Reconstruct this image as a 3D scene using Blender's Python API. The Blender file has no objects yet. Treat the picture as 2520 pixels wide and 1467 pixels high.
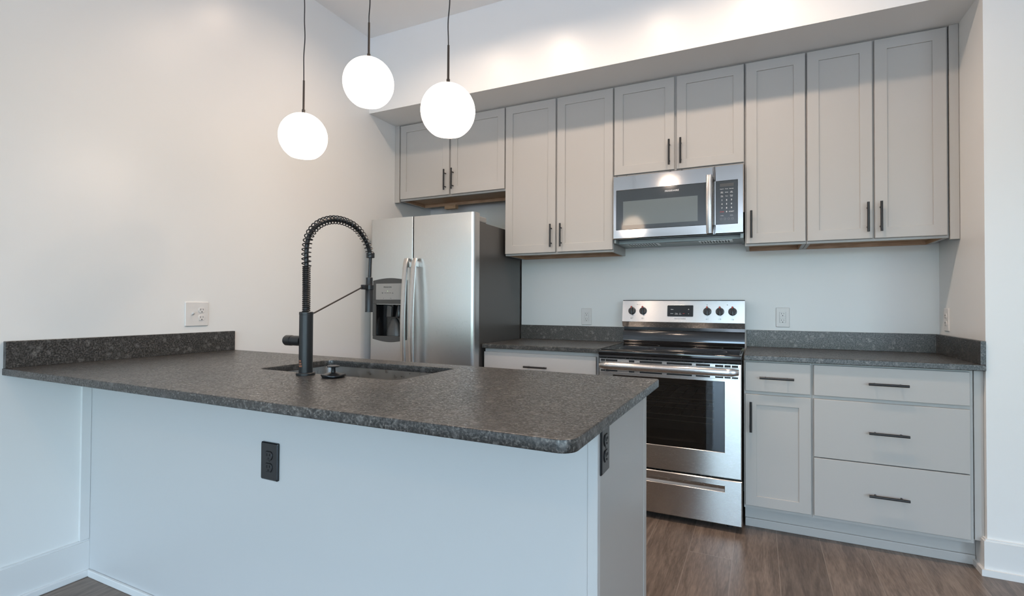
import bpy, bmesh, math, random
from mathutils import Vector, Matrix
random.seed(7)
PI = math.pi
scene = bpy.context.scene
COL = scene.collection

# ------------------------------------------------------------------ camera
CAM_LOC = Vector((2.5928, -3.5619, 1.1597))
yaw, pit, rol = math.radians(-25.7754), math.radians(0.8505), math.radians(0.3069)
F = Vector((math.sin(yaw)*math.cos(pit), math.cos(yaw)*math.cos(pit), math.sin(pit)))
R = Vector((math.cos(yaw), -math.sin(yaw), 0)); U = R.cross(F)
R, U = R*math.cos(rol)+U*math.sin(rol), U*math.cos(rol)-R*math.sin(rol)
cam_data = bpy.data.cameras.new('camera'); cam = bpy.data.objects.new('camera', cam_data); COL.objects.link(cam)
m = Matrix((R, U, -F)).transposed().to_4x4(); m.translation = CAM_LOC; cam.matrix_world = m
cam_data.sensor_fit = 'HORIZONTAL'; cam_data.sensor_width = 36.0
cam_data.lens = 1260.0*36.0/2520.0
cam_data.clip_start = 0.02
scene.camera = cam

# ------------------------------------------------------------------ world, exposure
scene.view_settings.view_transform = 'Standard'
scene.view_settings.look = 'None'
scene.view_settings.gamma = 1.0
scene.view_settings.use_curve_mapping = False
scene.view_settings.exposure = 0.0
scene.cycles.max_bounces = 8; scene.cycles.diffuse_bounces = 6; scene.cycles.glossy_bounces = 4; scene.cycles.transparent_max_bounces = 6
scene.cycles.caustics_reflective = False; scene.cycles.caustics_refractive = False; scene.cycles.adaptive_threshold = 0.03

world = bpy.data.worlds.new('world'); scene.world = world; world.use_nodes = True
nt = world.node_tree; nt.nodes.clear()
wo = nt.nodes.new('ShaderNodeOutputWorld'); bg = nt.nodes.new('ShaderNodeBackground')
tc = nt.nodes.new('ShaderNodeTexCoord'); sp = nt.nodes.new('ShaderNodeSeparateXYZ')
nz = nt.nodes.new('ShaderNodeTexNoise'); nz.inputs['Scale'].default_value = 9.0; nz.inputs['Detail'].default_value = 6.0
ad = nt.nodes.new('ShaderNodeMath'); ad.operation = 'MULTIPLY_ADD'; ad.inputs[1].default_value = 0.22
cr = nt.nodes.new('ShaderNodeValToRGB')
e = cr.color_ramp.elements
e[0].position = 0.0; e[0].color = (0.30, 0.36, 0.46, 1)
e[1].position = 1.0; e[1].color = (0.48, 0.72, 1.0, 1)
for p, c in ((0.08, (0.30, 0.36, 0.46, 1)), (0.10, (0.16, 0.22, 0.12, 1)), (0.17, (0.17, 0.23, 0.14, 1)), (0.21, (0.52, 0.755, 1.0, 1))):
    k = e.new(p); k.color = c
nt.links.new(tc.outputs['Generated'], sp.inputs[0]); nt.links.new(tc.outputs['Generated'], nz.inputs['Vector'])
nt.links.new(nz.outputs['Fac'], ad.inputs[0]); nt.links.new(sp.outputs['Z'], ad.inputs[2])
nt.links.new(ad.outputs[0], cr.inputs['Fac']); nt.links.new(cr.outputs['Color'], bg.inputs['Color'])
nt.links.new(bg.outputs[0], wo.inputs['Surface'])
bg.inputs['Strength'].default_value = 17.3

# room numbers
CEIL = 3.133; SOF_Z = 2.572; SOF_Y = -0.635; XR = 3.486; YB = -11.0; XE = 6.5
# window openings: (wall, a0, a1, z0, z1)
WIN_BACK = (1.25, 4.50, 0.05, 2.85)      # on wall y=YB, x range
WIN_ADDED = (-10.6, -6.2, 0.30, 2.70)     # on wall x=XE, y range; unseen, added to light the left wall

def portal(name, loc, sx, sy, rot):
    l = bpy.data.lights.new(name, 'AREA'); l.shape = 'RECTANGLE'; l.size = sx; l.size_y = sy
    l.cycles.is_portal = True
    o = bpy.data.objects.new(name, l); COL.objects.link(o); o.location = loc; o.rotation_euler = rot
    return o
portal('daylight_portal', ((WIN_BACK[0]+WIN_BACK[1])/2, YB-0.02, (WIN_BACK[2]+WIN_BACK[3])/2),
       WIN_BACK[1]-WIN_BACK[0], WIN_BACK[3]-WIN_BACK[2], (PI/2, 0, 0))

portal('daylight_portal', (XE+0.02, (WIN_ADDED[0]+WIN_ADDED[1])/2, (WIN_ADDED[2]+WIN_ADDED[3])/2),
       WIN_ADDED[3]-WIN_ADDED[2], WIN_ADDED[1]-WIN_ADDED[0], (0, PI/2, 0))

# recessed lamps in front of the soffit and added room lamps (power in W, warm white)
WARM = (1.0, 0.77, 0.60)
# x, y, power, shielded narrow beam?
LAMPS = [(0.72, -1.35, 4.5, True), (1.28, -1.35, 9.5, True), (2.0, -1.35, 5.5, True), (2.62, -1.35, 13.5, True),
         (1.3, -3.6, 3.5, False), (2.9, -3.8, 6, False), (1.3, -5.6, 5.5, False), (2.9, -5.8, 6, False), (4.9, -2.2, 3, False), (4.9, -4.6, 3, False)]  # these rows are added out of view as warm fill
GLOBE_STRENGTH = 6.0

# ------------------------------------------------------------------ materials
def mat(name, color=(0.8, 0.8, 0.8), rough=0.5, metal=0.0, spec=0.5, emit=None, es=0.0, coat=0.0, aniso=0.0):
    mt = bpy.data.materials.new(name); mt.use_nodes = True
    b = mt.node_tree.nodes['Principled BSDF']
    b.inputs['Base Color'].default_value = (*color, 1); b.inputs['Roughness'].default_value = rough
    b.inputs['Metallic'].default_value = metal; b.inputs['Specular IOR Level'].default_value = spec
    b.inputs['Coat Weight'].default_value = coat; b.inputs['Anisotropic'].default_value = aniso
    if emit:
        b.inputs['Emission Color'].default_value = (*emit, 1); b.inputs['Emission Strength'].default_value = es
    return mt
def nodes(mt): return mt.node_tree, mt.node_tree.nodes['Principled BSDF']
def brushed(mt, tangent, aniso):
    t, b = nodes(mt); c = t.nodes.new('ShaderNodeCombineXYZ')
    for i_ in range(3): c.inputs[i_].default_value = tangent[i_]
    t.links.new(c.outputs[0], b.inputs['Tangent']); b.inputs['Anisotropic'].default_value = aniso
    return mt
def add_noise(mt, scale, vec_scale=(1, 1, 1), detail=4.0, c0=None, c1=None, p0=0.35, p1=0.65, bump=0.0, rough=None, dist=0.001):
    t, b = nodes(mt)
    tcn = t.nodes.new('ShaderNodeTexCoord'); mp = t.nodes.new('ShaderNodeMapping'); mp.inputs['Scale'].default_value = vec_scale
    n = t.nodes.new('ShaderNodeTexNoise'); n.inputs['Scale'].default_value = scale; n.inputs['Detail'].default_value = detail
    t.links.new(tcn.outputs['Object'], mp.inputs[0]); t.links.new(mp.outputs[0], n.inputs['Vector'])
    if c0:
        r = t.nodes.new('ShaderNodeValToRGB'); r.color_ramp.elements[0].position = p0; r.color_ramp.elements[1].position = p1
        r.color_ramp.elements[0].color = (*c0, 1); r.color_ramp.elements[1].color = (*c1, 1)
        t.links.new(n.outputs['Fac'], r.inputs[0]); t.links.new(r.outputs[0], b.inputs['Base Color'])
    if rough:
        mr = t.nodes.new('ShaderNodeMapRange'); mr.inputs['To Min'].default_value = rough[0]; mr.inputs['To Max'].default_value = rough[1]
        mr.inputs['From Min'].default_value = 0.3; mr.inputs['From Max'].default_value = 0.7
        t.links.new(n.outputs['Fac'], mr.inputs[0]); t.links.new(mr.outputs[0], b.inputs['Roughness'])
    if bump:
        bp = t.nodes.new('ShaderNodeBump'); bp.inputs['Strength'].default_value = bump; bp.inputs['Distance'].default_value = dist
        t.links.new(n.outputs['Fac'], bp.inputs['Height']); t.links.new(bp.outputs[0], b.inputs['Normal'])
    return mt

M = {}
M['wall'] = mat('wall_paint', (0.80, 0.80, 0.785), 0.32)
M['ceil'] = mat('ceiling_paint', (0.90, 0.89, 0.87), 0.8)
M['trim'] = mat('white_trim_paint', (0.74, 0.74, 0.73), 0.35)
M['cab'] = mat('grey_cabinet_paint', (0.46, 0.442, 0.42), 0.38)
M['peninsula'] = mat('pale_grey_panel_paint', (0.57, 0.57, 0.57), 0.38)
M['maple'] = add_noise(mat('bare_maple', (0.5, 0.34, 0.2), 0.55), 14, (1, 12, 12), c0=(0.42, 0.26, 0.15), c1=(0.56, 0.38, 0.24))
M['black'] = mat('black_satin_metal', (0.012, 0.012, 0.013), 0.34, 0.0, 0.5)
M['faucet'] = mat('matte_black_metal', (0.012, 0.013, 0.014), 0.38, 0.0, 0.5)
M['bplastic'] = mat('black_plastic', (0.012, 0.013, 0.015), 0.25)
M['wplastic'] = mat('white_plastic', (0.72, 0.70, 0.68), 0.28)
M['slot'] = mat('dark_slot', (0.02, 0.02, 0.022), 0.5)
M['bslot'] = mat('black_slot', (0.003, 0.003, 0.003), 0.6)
M['steel'] = add_noise(mat('brushed_steel', (0.56, 0.55, 0.54), 0.24, 1.0, aniso=0.0), 60, (1, 1, 40), rough=(0.20, 0.28), bump=0.02, dist=0.0003)
M['steel_v'] = add_noise(mat('brushed_steel_door', (0.58, 0.575, 0.565), 0.3, 1.0), 45, (30, 30, 1), rough=(0.27, 0.36), bump=0.02, dist=0.0003)
brushed(M['steel'], (0, 0, 1), 0.85); brushed(M['steel_v'], (1, 0, 0), 0.7)
M['steel_bright'] = mat('polished_steel', (0.60, 0.59, 0.58), 0.09, 1.0)
M['steel_sink'] = add_noise(mat('sink_steel', (0.5, 0.49, 0.47), 0.3, 1.0), 30, (1, 20, 1), rough=(0.25, 0.4))
M['fside'] = add_noise(mat('grey_fridge_side', (0.13, 0.125, 0.12), 0.35, 0.6), 900, bump=0.1, dist=0.0003)
M['dgrey'] = mat('dark_grey_plastic', (0.06, 0.06, 0.06), 0.35)
M['mgrey'] = mat('grey_panel_plastic', (0.30, 0.295, 0.285), 0.3)
M['glass_blk'] = mat('black_glass', (0.006, 0.007, 0.008), 0.04, 0.0, 0.6)
M['micro_glass'] = mat('dark_tinted_glass', (0.03, 0.037, 0.04), 0.06, 0.0, 0.9)
M['micro_screen'] = mat('perforated_screen_behind_glass', (0.13, 0.155, 0.155), 0.08, 0.0, 0.9)
M['enamel'] = mat('black_enamel', (0.008, 0.008, 0.009), 0.09, 0.0, 0.7)
M['micro_under'] = mat('grey_steel_underside', (0.30, 0.33, 0.33), 0.4, 0.3)
M['ink_w'] = mat('white_print', (0.75, 0.75, 0.75), 0.5)
M['ink_g'] = mat('grey_print', (0.35, 0.37, 0.37), 0.5)
M['ink_d'] = mat('dark_print', (0.06, 0.06, 0.06), 0.5)
M['ink_r'] = mat('red_print', (0.55, 0.06, 0.04), 0.5)
M['copper'] = mat('copper_print', (0.22, 0.085, 0.045), 0.4)
M['led'] = mat('green_indicator', (0.4, 0.6, 0.2), 0.4, emit=(0.6, 1.0, 0.4), es=1.5)
M['globe'] = mat('lit_opal_glass', (0.8, 0.8, 0.8), 0.25, emit=(1.0, 0.79, 0.63), es=GLOBE_STRENGTH)
M['bronze'] = mat('dark_bronze_metal', (0.05, 0.042, 0.038), 0.35, 0.6)
M['cord'] = mat('black_cord', (0.01, 0.01, 0.014), 0.6)
M['lamp'] = mat('lit_lamp_disc', (1, 1, 1), 0.5, emit=WARM, es=6.0)
M['oven_in'] = mat('oven_interior', (0.012, 0.012, 0.013), 0.5)
M['wire'] = mat('oven_rack_wire', (0.5, 0.45, 0.38), 0.3, 1.0)
# oven door glass, see-through
og = bpy.data.materials.new('oven_window_glass'); og.use_nodes = True
t = og.node_tree; t.nodes.clear(); out = t.nodes.new('ShaderNodeOutputMaterial'); mx = t.nodes.new('ShaderNodeMixShader')
tr = t.nodes.new('ShaderNodeBsdfTransparent'); tr.inputs[0].default_value = (0.55, 0.55, 0.56, 1)
gl = t.nodes.new('ShaderNodeBsdfGlossy'); gl.inputs['Roughness'].default_value = 0.03
fr = t.nodes.new('ShaderNodeFresnel'); fr.inputs['IOR'].default_value = 1.75
t.links.new(fr.outputs[0], mx.inputs[0]); t.links.new(tr.outputs[0], mx.inputs[1]); t.links.new(gl.outputs[0], mx.inputs[2])
t.links.new(mx.outputs[0], out.inputs[0]); M['oven_glass'] = og

# granite: dark speckle with lighter blotches
g = mat('leathered_granite', (0.05, 0.05, 0.05), 0.27, 0.0, 0.7); t, b = nodes(g)
tcn = t.nodes.new('ShaderNodeTexCoord')
n1 = t.nodes.new('ShaderNodeTexNoise'); n1.inputs['Scale'].default_value = 165; n1.inputs['Detail'].default_value = 5; n1.inputs['Roughness'].default_value = 0.7
n2 = t.nodes.new('ShaderNodeTexNoise'); n2.inputs['Scale'].default_value = 26; n2.inputs['Detail'].default_value = 3
v1 = t.nodes.new('ShaderNodeTexVoronoi'); v1.inputs['Scale'].default_value = 34; v1.inputs['Randomness'].default_value = 1
for n in (n1, n2, v1): t.links.new(tcn.outputs['Object'], n.inputs['Vector'])
r1 = t.nodes.new('ShaderNodeValToRGB'); els = r1.color_ramp.elements
els[0].position = 0.38; els[0].color = (0.007, 0.007, 0.007, 1); els[1].position = 0.70; els[1].color = (0.21, 0.2, 0.185, 1)
k = els.new(0.52); k.color = (0.034, 0.032, 0.030, 1)
r2 = t.nodes.new('ShaderNodeValToRGB'); els = r2.color_ramp.elements
els[0].position = 0.20; els[0].color = (0.085, 0.082, 0.078, 1); els[1].position = 0.5; els[1].color = (0, 0, 0, 1)
r3 = t.nodes.new('ShaderNodeValToRGB'); els = r3.color_ramp.elements
els[0].position = 0.48; els[0].color = (0, 0, 0, 1); els[1].position = 0.58; els[1].color = (1, 1, 1, 1)
mul = t.nodes.new('ShaderNodeMix'); mul.data_type = 'RGBA'; mul.blend_type = 'MULTIPLY'; mul.inputs[0].default_value = 1.0
addn = t.nodes.new('ShaderNodeMix'); addn.data_type = 'RGBA'; addn.blend_type = 'ADD'; addn.inputs[0].default_value = 0.8
t.links.new(n1.outputs['Fac'], r1.inputs[0]); t.links.new(v1.outputs['Distance'], r2.inputs[0]); t.links.new(n2.outputs['Fac'], r3.inputs[0])
t.links.new(r2.outputs[0], mul.inputs[6]); t.links.new(r3.outputs[0], mul.inputs[7])
t.links.new(r1.outputs[0], addn.inputs[6]); t.links.new(mul.outputs[2], addn.inputs[7]); t.links.new(addn.outputs[2], b.inputs['Base Color'])
n3 = t.nodes.new('ShaderNodeTexNoise'); n3.inputs['Scale'].default_value = 75; n3.inputs['Detail'].default_value = 3
t.links.new(tcn.outputs['Object'], n3.inputs['Vector'])
bp = t.nodes.new('ShaderNodeBump'); bp.inputs['Strength'].default_value = 0.2; bp.inputs['Distance'].default_value = 0.0012
t.links.new(n3.outputs['Fac'], bp.inputs['Height']); bp2 = t.nodes.new('ShaderNodeBump'); bp2.inputs['Strength'].default_value = 0.35; bp2.inputs['Distance'].default_value = 0.0008
t.links.new(n1.outputs['Fac'], bp2.inputs['Height']); t.links.new(bp.outputs[0], bp2.inputs['Normal']); t.links.new(bp2.outputs[0], b.inputs['Normal'])
mrg = t.nodes.new('ShaderNodeMapRange'); mrg.inputs['From Min'].default_value = 0.35; mrg.inputs['From Max'].default_value = 0.65; mrg.inputs['To Min'].default_value = 0.50; mrg.inputs['To Max'].default_value = 0.20
t.links.new(n1.outputs['Fac'], mrg.inputs[0]); t.links.new(mrg.outputs[0], b.inputs['Roughness'])
M['granite'] = g

# floor planks along Y, 0.191 m wide
g = mat('wood_plank_floor', (0.1, 0.08, 0.07), 0.36, 0.0, 0.4); t, b = nodes(g)
def N(kind, **kw):
    n = t.nodes.new(kind)
    for k_, v_ in kw.items(): setattr(n, k_, v_)
    return n
def MA(op, a, bb=None, c=None):
    n = N('ShaderNodeMath', operation=op)
    for i_, v_ in enumerate((a, bb, c)):
        if v_ is None: continue
        if isinstance(v_, (int, float)): n.inputs[i_].default_value = v_
        else: t.links.new(v_, n.inputs[i_])
    return n.outputs[0]
tcn = N('ShaderNodeTexCoord'); s = N('ShaderNodeSeparateXYZ'); t.links.new(tcn.outputs['Object'], s.inputs[0])
xs = MA('DIVIDE', MA('SUBTRACT', s.outputs['X'], 2.288), 0.191)
ix = MA('FLOOR', xs); fx = MA('FRACT', xs)
wn = N('ShaderNodeTexWhiteNoise', noise_dimensions='1D'); t.links.new(ix, wn.inputs['W'])
ys = MA('DIVIDE', MA('ADD', s.outputs['Y'], MA('MULTIPLY', wn.outputs['Value'], 1.7)), 1.25)
iy = MA('FLOOR', ys); fy = MA('FRACT', ys)
wn2 = N('ShaderNodeTexWhiteNoise', noise_dimensions='2D'); cb = N('ShaderNodeCombineXYZ')
t.links.new(ix, cb.inputs[0]); t.links.new(iy, cb.inputs[1]); t.links.new(cb.outputs[0], wn2.inputs['Vector'])
cb2 = N('ShaderNodeCombineXYZ'); t.links.new(MA('MULTIPLY', s.outputs['X'], 9.0), cb2.inputs[0])
t.links.new(MA('ADD', MA('MULTIPLY', s.outputs['Y'], 0.9), MA('MULTIPLY', wn2.outputs['Value'], 40.0)), cb2.inputs[1])
t.links.new(MA('MULTIPLY', wn2.outputs['Value'], 17.0), cb2.inputs[2])
gn = N('ShaderNodeTexNoise'); gn.inputs['Scale'].default_value = 3.0; gn.inputs['Detail'].default_value = 8; gn.inputs['Distortion'].default_value = 1.2
t.links.new(cb2.outputs[0], gn.inputs['Vector'])
fn = N('ShaderNodeTexNoise'); fn.inputs['Scale'].default_value = 22.0; fn.inputs['Detail'].default_value = 4
t.links.new(cb2.outputs[0], fn.inputs['Vector'])
rr = N('ShaderNodeValToRGB'); els = rr.color_ramp.elements
els[0].position = 0.38; els[0].color = (0.102, 0.076, 0.060, 1); els[1].position = 0.66; els[1].color = (0.215, 0.166, 0.133, 1)
t.links.new(MA('ADD', MA('MULTIPLY', gn.outputs['Fac'], 0.6), MA('MULTIPLY', fn.outputs['Fac'], 0.4)), rr.inputs[0])
hs = N('ShaderNodeHueSaturation'); t.links.new(MA('ADD', MA('MULTIPLY', wn2.outputs['Value'], 0.6), 0.72), hs.inputs['Value']); t.links.new(rr.outputs[0], hs.inputs['Color'])
seam = MA('MAXIMUM', MA('LESS_THAN', MA('MINIMUM', fx, MA('SUBTRACT', 1.0, fx)), 0.006), MA('LESS_THAN', MA('MINIMUM', fy, MA('SUBTRACT', 1.0, fy)), 0.0012))
mxn = N('ShaderNodeMix', data_type='RGBA'); t.links.new(seam, mxn.inputs[0]); t.links.new(hs.outputs[0], mxn.inputs[6]); mxn.inputs[7].default_value = (0.26, 0.215, 0.18, 1)
t.links.new(mxn.outputs[2], b.inputs['Base Color'])
bp = N('ShaderNodeBump'); bp.inputs['Strength'].default_value = 0.15; bp.inputs['Distance'].default_value = 0.001
t.links.new(fn.outputs['Fac'], bp.inputs['Height']); t.links.new(bp.outputs[0], b.inputs['Normal'])
M['floor'] = g

# ------------------------------------------------------------------ object helpers
def thing(name, label, cat, loc=(0, 0, 0), group=None):
    o = bpy.data.objects.new(name, None); COL.objects.link(o); o.location = loc; o.empty_display_size = 0.05
    o['label'] = label; o['category'] = cat
    if group: o['group'] = group
    return o
def root_loc(o):
    while o.parent: o = o.parent
    return o.location
def obj(name, bm, m_, parent=None, smooth=False, label=None, extra=()):
    """bm in world coordinates -> one mesh object, child of parent"""
    me = bpy.data.meshes.new(name)
    bmesh.ops.recalc_face_normals(bm, faces=bm.faces)
    if parent is not None:
        off = Vector(root_loc(parent))
        for v in bm.verts: v.co -= off
    if smooth:
        for f_ in bm.faces: f_.smooth = True
    bm.to_mesh(me); bm.free()
    me.materials.append(M[m_])
    for x_ in extra: me.materials.append(M[x_])
    if smooth: me.set_sharp_from_angle(angle=math.radians(35))
    o = bpy.data.objects.new(name, me); COL.objects.link(o)
    if parent is not None: o.parent = parent
    if label: o['label'] = label
    return o
def struct(name, bm, m_):
    o = obj(name, bm, m_); o['kind'] = 'structure'; return o
def tag(o, label, cat, group=None):
    o['label'] = label; o['category'] = cat
    if group: o['group'] = group
    return o
def BM(): return bmesh.new()
def box(bm, x0, x1, y0, y1, z0, z1, bev=0.0, seg=2, edges=None, mi=0):
    t_ = bmesh.new()
    bmesh.ops.create_cube(t_, size=1.0)
    for v in t_.verts: v.co = Vector(((x0+x1)/2+v.co.x*(x1-x0), (y0+y1)/2+v.co.y*(y1-y0), (z0+z1)/2+v.co.z*(z1-z0)))
    if bev > 0:
        es = t_.edges[:]
        if edges: es = [e_ for e_ in es if edges(e_)]
        bmesh.ops.bevel(t_, geom=es, offset=bev, segments=seg, affect='EDGES', profile=0.5)
    merge(bm, t_, mi)
def merge(bm, t_, mi=0):
    mp = {}
    for v in t_.verts: mp[v] = bm.verts.new(v.co)
    for f_ in t_.faces:
        try:
            nf = bm.faces.new([mp[v] for v in f_.verts]); nf.material_index = mi
        except ValueError: pass
    t_.free()
def vert_edge(e_): return abs(e_.verts[0].co.z-e_.verts[1].co.z) > 1e-5 and abs(e_.verts[0].co.x-e_.verts[1].co.x) < 1e-5 and abs(e_.verts[0].co.y-e_.verts[1].co.y) < 1e-5
def frame_of(d):
    d = d.normalized(); a = Vector((0, 0, 1)) if abs(d.z) < 0.9 else Vector((1, 0, 0))
    u = d.cross(a).normalized(); return u, d.cross(u).normalized()
def cyl(bm, p0, p1, r0, r1=None, n=20, cap=True):
    p0, p1 = Vector(p0), Vector(p1); r1 = r0 if r1 is None else r1
    u, w = frame_of(p1-p0)
    a = [bm.verts.new(p0+(u*math.cos(2*PI*i/n)+w*math.sin(2*PI*i/n))*r0) for i in range(n)]
    b_ = [bm.verts.new(p1+(u*math.cos(2*PI*i/n)+w*math.sin(2*PI*i/n))*r1) for i in range(n)]
    for i in range(n): bm.faces.new((a[i], a[(i+1) % n], b_[(i+1) % n], b_[i]))
    if cap: bm.faces.new(a[::-1]); bm.faces.new(b_)
def lathe(bm, c, prof, n=32, axis='z'):
    """prof: list of (radius, height) along axis from c"""
    rings = []
    for r_, h_ in prof:
        ring = []
        for i in range(n):
            ca, sa = math.cos(2*PI*i/n)*r_, math.sin(2*PI*i/n)*r_
            p = {'z': (ca, sa, h_), 'y': (ca, h_, sa), 'x': (h_, ca, sa)}[axis]
            ring.append(bm.verts.new(Vector(c)+Vector(p)))
        rings.append(ring)
    for a, b_ in zip(rings, rings[1:]):
        for i in range(n): bm.faces.new((a[i], a[(i+1) % n], b_[(i+1) % n], b_[i]))
    return rings
def lathe_closed(bm, c, prof, n=32, axis='z'):
    rg = lathe(bm, c, prof, n, axis); bm.faces.new(rg[0][::-1]); bm.faces.new(rg[-1])
def tube(bm, pts, r_, n=8, cap=True):
    pts = [Vector(p) for p in pts]; rings = []; u = None
    for i, p in enumerate(pts):
        d = (pts[min(i+1, len(pts)-1)]-pts[max(i-1, 0)]).normalized()
        if u is None: u, w = frame_of(d)
        else:
            u = (u-d*u.dot(d)).normalized(); w = d.cross(u).normalized()
        rr_ = r_[i] if isinstance(r_, (list, tuple)) else r_
        rings.append([bm.verts.new(p+(u*math.cos(2*PI*k_/n)+w*math.sin(2*PI*k_/n))*rr_) for k_ in range(n)])
    for a, b_ in zip(rings, rings[1:]):
        for k_ in range(n): bm.faces.new((a[k_], a[(k_+1) % n], b_[(k_+1) % n], b_[k_]))
    if cap: bm.faces.new(rings[0][::-1]); bm.faces.new(rings[-1])
def rrect(a0, a1, b0, b1, r_, n=6):
    """outline of a rounded rectangle, counter-clockwise"""
    pts = []
    for cx, cy, s0 in ((a1-r_, b1-r_, 0), (a0+r_, b1-r_, 90), (a0+r_, b0+r_, 180), (a1-r_, b0+r_, 270)):
        for i in range(n+1):
            an = math.radians(s0+90*i/n); pts.append((cx+r_*math.cos(an), cy+r_*math.sin(an)))
    return pts
def prism(bm, pts2, lo, hi, axis='y', mi=0, cham=0.0):
    """extrude outline; axis is the extrusion axis; pts in the other two (x,z | x,y | y,z). chamfer at the lo end"""
    def P(p, h): return Vector({'y': (p[0], h, p[1]), 'z': (p[0], p[1], h), 'x': (h, p[0], p[1])}[axis])
    cx = sum(p[0] for p in pts2)/len(pts2); cy = sum(p[1] for p in pts2)/len(pts2)
    layers = []
    if cham:
        sx = max(p[0] for p in pts2)-min(p[0] for p in pts2); sy = max(p[1] for p in pts2)-min(p[1] for p in pts2)
        ins = [(cx+(p[0]-cx)*(1-2*cham/sx), cy+(p[1]-cy)*(1-2*cham/sy)) for p in pts2]
        layers = [(ins, lo), (pts2, lo+math.copysign(cham, hi-lo)), (pts2, hi)]
    else: layers = [(pts2, lo), (pts2, hi)]
    rings = [[bm.verts.new(P(p, h)) for p in ps] for ps, h in layers]
    n = len(pts2)
    for a, b_ in zip(rings, rings[1:]):
        for i in range(n):
            f_ = bm.faces.new((a[i], a[(i+1) % n], b_[(i+1) % n], b_[i])); f_.material_index = mi
    f_ = bm.faces.new(rings[0][::-1]); f_.material_index = mi; f_ = bm.faces.new(rings[-1]); f_.material_index = mi
def text(name, body, size, loc, m_, parent, rot=(PI/2, 0, 0), align='CENTER', depth=0.0003, label=None, bold=0.0, sx=1.0):
    cu = bpy.data.curves.new(name, 'FONT'); cu.body = body; cu.size = size; cu.align_x = align; cu.align_y = 'CENTER'
    cu.extrude = depth; cu.resolution_u = 2; cu.offset = bold; cu.space_character = 1.05
    tmp = bpy.data.objects.new(name+'_tmp', cu); COL.objects.link(tmp)
    bpy.context.view_layer.update()
    me = bpy.data.meshes.new_from_object(tmp.evaluated_get(bpy.context.evaluated_depsgraph_get()))
    bpy.data.objects.remove(tmp); me.name = name
    from mathutils import Euler
    mw = Matrix.Translation(Vector(loc)-Vector(root_loc(parent))) @ Euler(rot).to_matrix().to_4x4() @ Matrix.Diagonal((sx, 1, 1, 1))
    me.transform(mw); me.materials.clear(); me.materials.append(M[m_])
    o = bpy.data.objects.new(name, me); COL.objects.link(o); o.parent = parent
    if label: o['label'] = label
    return o
def curve_slab(name, outline, holes, z0, z1, m_, parent, bev=0.002):
    cu = bpy.data.curves.new(name, 'CURVE'); cu.dimensions = '2D'; cu.fill_mode = 'BOTH'
    cu.extrude = (z1-z0)/2-bev; cu.bevel_depth = bev; cu.bevel_resolution = 2; cu.offset = -bev
    for pts in [outline]+holes:
        s_ = cu.splines.new('POLY'); s_.points.add(len(pts)-1); s_.use_cyclic_u = True
        for i, p in enumerate(pts): s_.points[i].co = (p[0], p[1], 0, 1)
    tmp = bpy.data.objects.new(name+'_tmp', cu); COL.objects.link(tmp); bpy.context.view_layer.update()
    me = bpy.data.meshes.new_from_object(tmp.evaluated_get(bpy.context.evaluated_depsgraph_get()))
    bpy.data.objects.remove(tmp); me.name = name
    off = Vector(root_loc(parent)) if parent else Vector()
    me.transform(Matrix.Translation(Vector((0, 0, (z0+z1)/2))-off)); me.materials.clear(); me.materials.append(M[m_])
    o = bpy.data.objects.new(name, me); COL.objects.link(o)
    if parent: o.parent = parent
    return o

# ------------------------------------------------------------------ room shell
YR = 0.16   # recess wall behind the fridge
bm = BM(); box(bm, -0.2, XE+0.2, YB-0.2, 0.4, -0.1, 0.0); struct('floor', bm, 'floor')
bm = BM(); box(bm, -0.2, XE+0.2, YB-0.2, 0.4, CEIL, CEIL+0.1); struct('ceiling', bm, 'ceil')
bm = BM(); box(bm, -0.2, 0.0, YB-0.2, 0.4, 0, CEIL); struct('wall_left', bm, 'wall')
bm = BM(); box(bm, 0.955, XR, 0.0, 0.4, 0, SOF_Z); box(bm, 0.0, 0.955, YR, 0.4, 0, SOF_Z); struct('wall_back', bm, 'wall')
bm = BM(); box(bm, 0.0, XR, SOF_Y, 0.4, SOF_Z, CEIL); struct('wall_soffit', bm, 'wall')
bm = BM(); box(bm, XR, XE, SOF_Y, 0.4, 0, CEIL); struct('wall_right', bm, 'wall')
# rear wall with window opening, side wall with the added daylight opening
bm = BM(); a0, a1, z0, z1 = WIN_BACK
box(bm, 0, a0, YB-0.15, YB, 0, CEIL); box(bm, a1, XE, YB-0.15, YB, 0, CEIL)
box(bm, a0, a1, YB-0.15, YB, 0, z0); box(bm, a0, a1, YB-0.15, YB, z1, CEIL); struct('wall_rear', bm, 'wall')
bm = BM(); a0, a1, z0, z1 = WIN_ADDED
box(bm, XE, XE+0.15, YB, a0, 0, CEIL); box(bm, XE, XE+0.15, a1, 0.4, 0, CEIL)
box(bm, XE, XE+0.15, a0, a1, 0, z0); box(bm, XE, XE+0.15, a0, a1, z1, CEIL); struct('wall_side', bm, 'wall')
def win_frame(n, horizontal, a0, a1, z0, z1, plane, cols):
    bm = BM()
    def bx(p0, p1, q0, q1, d=0.06):
        if horizontal: box(bm, p0, p1, plane-d, plane+0.01, q0, q1)
        else: box(bm, plane-0.01, plane+d, p0, p1, q0, q1)
    w = 0.06
    bx(a0, a1, z0, z0+w); bx(a0, a1, z1-w, z1); bx(a0, a0+w, z0+w, z1-w); bx(a1-w, a1, z0+w, z1-w)
    for i in range(1, cols):
        xm = a0+(a1-a0)*i/cols; bx(xm-0.03, xm+0.03, z0+w, z1-w)
    o = obj(f'window_{n}', bm, 'trim'); o['kind'] = 'structure'
win_frame(1, True, *WIN_BACK, YB, 3); win_frame(2, False, *WIN_ADDED, XE, 3)  # second frame belongs to the added side opening

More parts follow.
